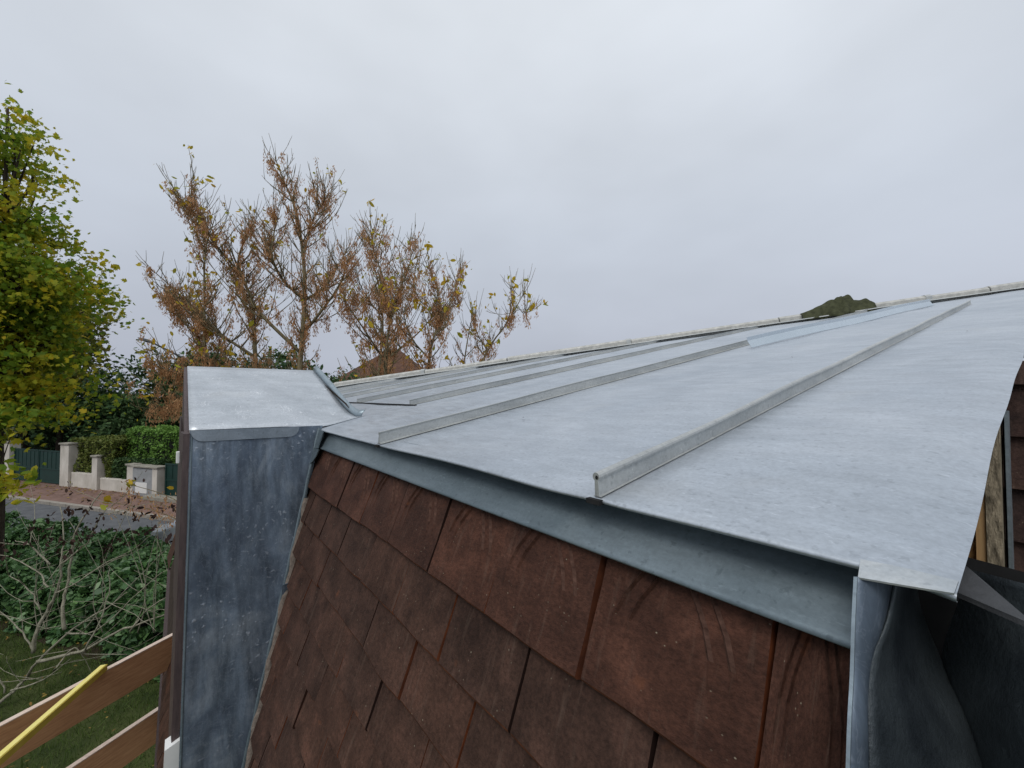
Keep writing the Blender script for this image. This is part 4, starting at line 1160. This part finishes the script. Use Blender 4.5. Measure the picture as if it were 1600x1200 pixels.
prof = [(0, .05, .045), (.15, .10, .07), (.35, .15, .085), (.55, .14, .07), (.72, .085, .04), (.80, .02, .015)]
for (x, w, h) in prof:
    for k in range(10):
        t = k * 2 * math.pi / 10
        hv.append(h0 + ax * x + sd_ * w * math.cos(t) + un * (h * math.sin(t) * (1 if math.sin(t) > 0 else .5)))
Fc = [(i * 10 + k, i * 10 + (k + 1) % 10, (i + 1) * 10 + (k + 1) % 10, (i + 1) * 10 + k) for i in range(5) for k in range(10)] + [tuple(range(10))[::-1], tuple(range(50, 60))]
mesh('lamp_head', hv, Fc, 'dark_metal', lamp, True)
mesh('lens', [h0 + ax * x + sd_ * y - un * (.047) for x, y in [(.25, -.10), (.25, .10), (.6, .09), (.6, -.09)]], [(0, 1, 2, 3)], 'lamp_glass', lamp)

# ------------------------------------------------------------------ far house with a brown hipped roof
fh = thing('far_house', pl(-8.9, 30, GZ), 'distant house showing only its brown hipped roof behind the ash trees', 'house')
c = np.array([-8.9, 32.0])
ev = 1.0
corn = [pl(c[0] - 3.9, c[1] - 3.6, .55), pl(c[0] + 3.6, c[1] - 3.6, .55), pl(c[0] + 3.6, c[1] + 3.6, .55), pl(c[0] - 3.9, c[1] + 3.6, .55)]
apex = [pl(c[0] - .35, c[1], 3.5), pl(c[0] + .35, c[1], 3.5)]
rf = mesh('roof', corn + apex, [(0, 1, 5, 4), (1, 2, 5), (2, 3, 4, 5), (3, 0, 4), (3, 2, 1, 0)], 'roof_red', fh)
wv = [pl(c[0] + a * 3.2, c[1] + b * 3.2, z) for z in (GZ, .54) for a, b in ((-1, -1), (1, -1), (1, 1), (-1, 1))]
mesh('wall', wv, BOXF, 'render', fh)

# ------------------------------------------------------------------ car parked on the near side of the road
car = thing('parked_car', street(-10.3, 8.0, GZ), 'silver car parked behind the laurel hedge, only a pale sliver showing', 'car')
sil = [(-2.1, .35), (-2.12, .62), (-2.0, .80), (-1.1, .93), (-.45, 1.38), (.2, 1.46), (1.1, 1.40), (1.75, .98), (2.1, .9), (2.12, .4)]
V = []
for w, ins in ((-.84, 0), (-.70, .0), (.70, 0), (.84, 0)):
    for (x, z) in sil:
        q = .86 if (abs(w) > .8 and z > 1.0) else 1
        V.append(street(-10.3 + x, 8.0 + w * q, GZ + z * (1 if abs(w) < .8 else .985)))
m = len(sil)
Fc = [(r * m + i, r * m + i + 1, (r + 1) * m + i + 1, (r + 1) * m + i) for r in range(3) for i in range(m - 1)] + [tuple(range(m))[::-1], tuple(range(3 * m, 4 * m))]
bevel(mesh('body', V, Fc, 'car_paint', car, True), .02)
def quad_on(a, b, name, mat, lift=.006):
    (x0, z0), (x1, z1) = a, b
    nx, nz = -(z1 - z0), (x1 - x0); L = math.hypot(nx, nz); nx, nz = nx / L * lift, nz / L * lift
    return mesh(name, [street(-10.3 + x0 + nx, 8 - .64, GZ + z0 + nz), street(-10.3 + x1 + nx, 8 - .6, GZ + z1 + nz), street(-10.3 + x1 + nx, 8 + .6, GZ + z1 + nz), street(-10.3 + x0 + nx, 8 + .64, GZ + z0 + nz)], [(0, 1, 2, 3)], mat, car)
quad_on((-1.04, .97), (-.50, 1.345), 'windscreen', 'glass')
quad_on((1.16, 1.36), (1.70, 1.02), 'rear_window', 'glass')
for x in (-1.3, 1.3):
    for sgn in (-1, 1):
        cc = street(-10.3 + x, 8 + sgn * .76, GZ + .32)
        V = [cc + SN * (q * .1) + SE * .32 * math.cos(k * math.pi / 8) + UP * .32 * math.sin(k * math.pi / 8) for q in (-1, 1) for k in range(16)]
        mesh('wheel', V, [(k, (k + 1) % 16, 16 + (k + 1) % 16, 16 + k) for k in range(16)] + [tuple(range(16))[::-1], tuple(range(16, 32))], 'tyre', car)
for sgn in (-1, 1):
    cc = street(-10.3 - 2.10, 8 + sgn * .62, GZ + .68)
    mesh('headlight', [cc + SE * a + SN * b + UP * c for a in (-.03, .05) for b in (-.14, .14) for c in (-.06, .06)], [(0, 1, 3, 2), (4, 6, 7, 5), (0, 4, 5, 1), (2, 3, 7, 6), (0, 2, 6, 4), (1, 5, 7, 3)], 'lamp_glass', car)

# crumbs and dead leaf bits on the zinc
deb = np.array([(-.16, 1.9), (-.20, 2.15), (-.11, 2.5), (-.34, 2.1), (-.22, 1.25), (-.62, .95), (-.75, .62), (-1.9, .95), (-1.75, .86), (-.5, 1.5), (-.12, .75), (-.17, .62)])
pos = np.array([(x, y, roof_z(y) + .004) for x, y in deb])
stuff(leaves('roof_debris', pos[::3], .008, 'leaf', 'dead_leaf', None, up=2.5), 'tiny dark leaf crumbs lying on the zinc roof', 'debris')
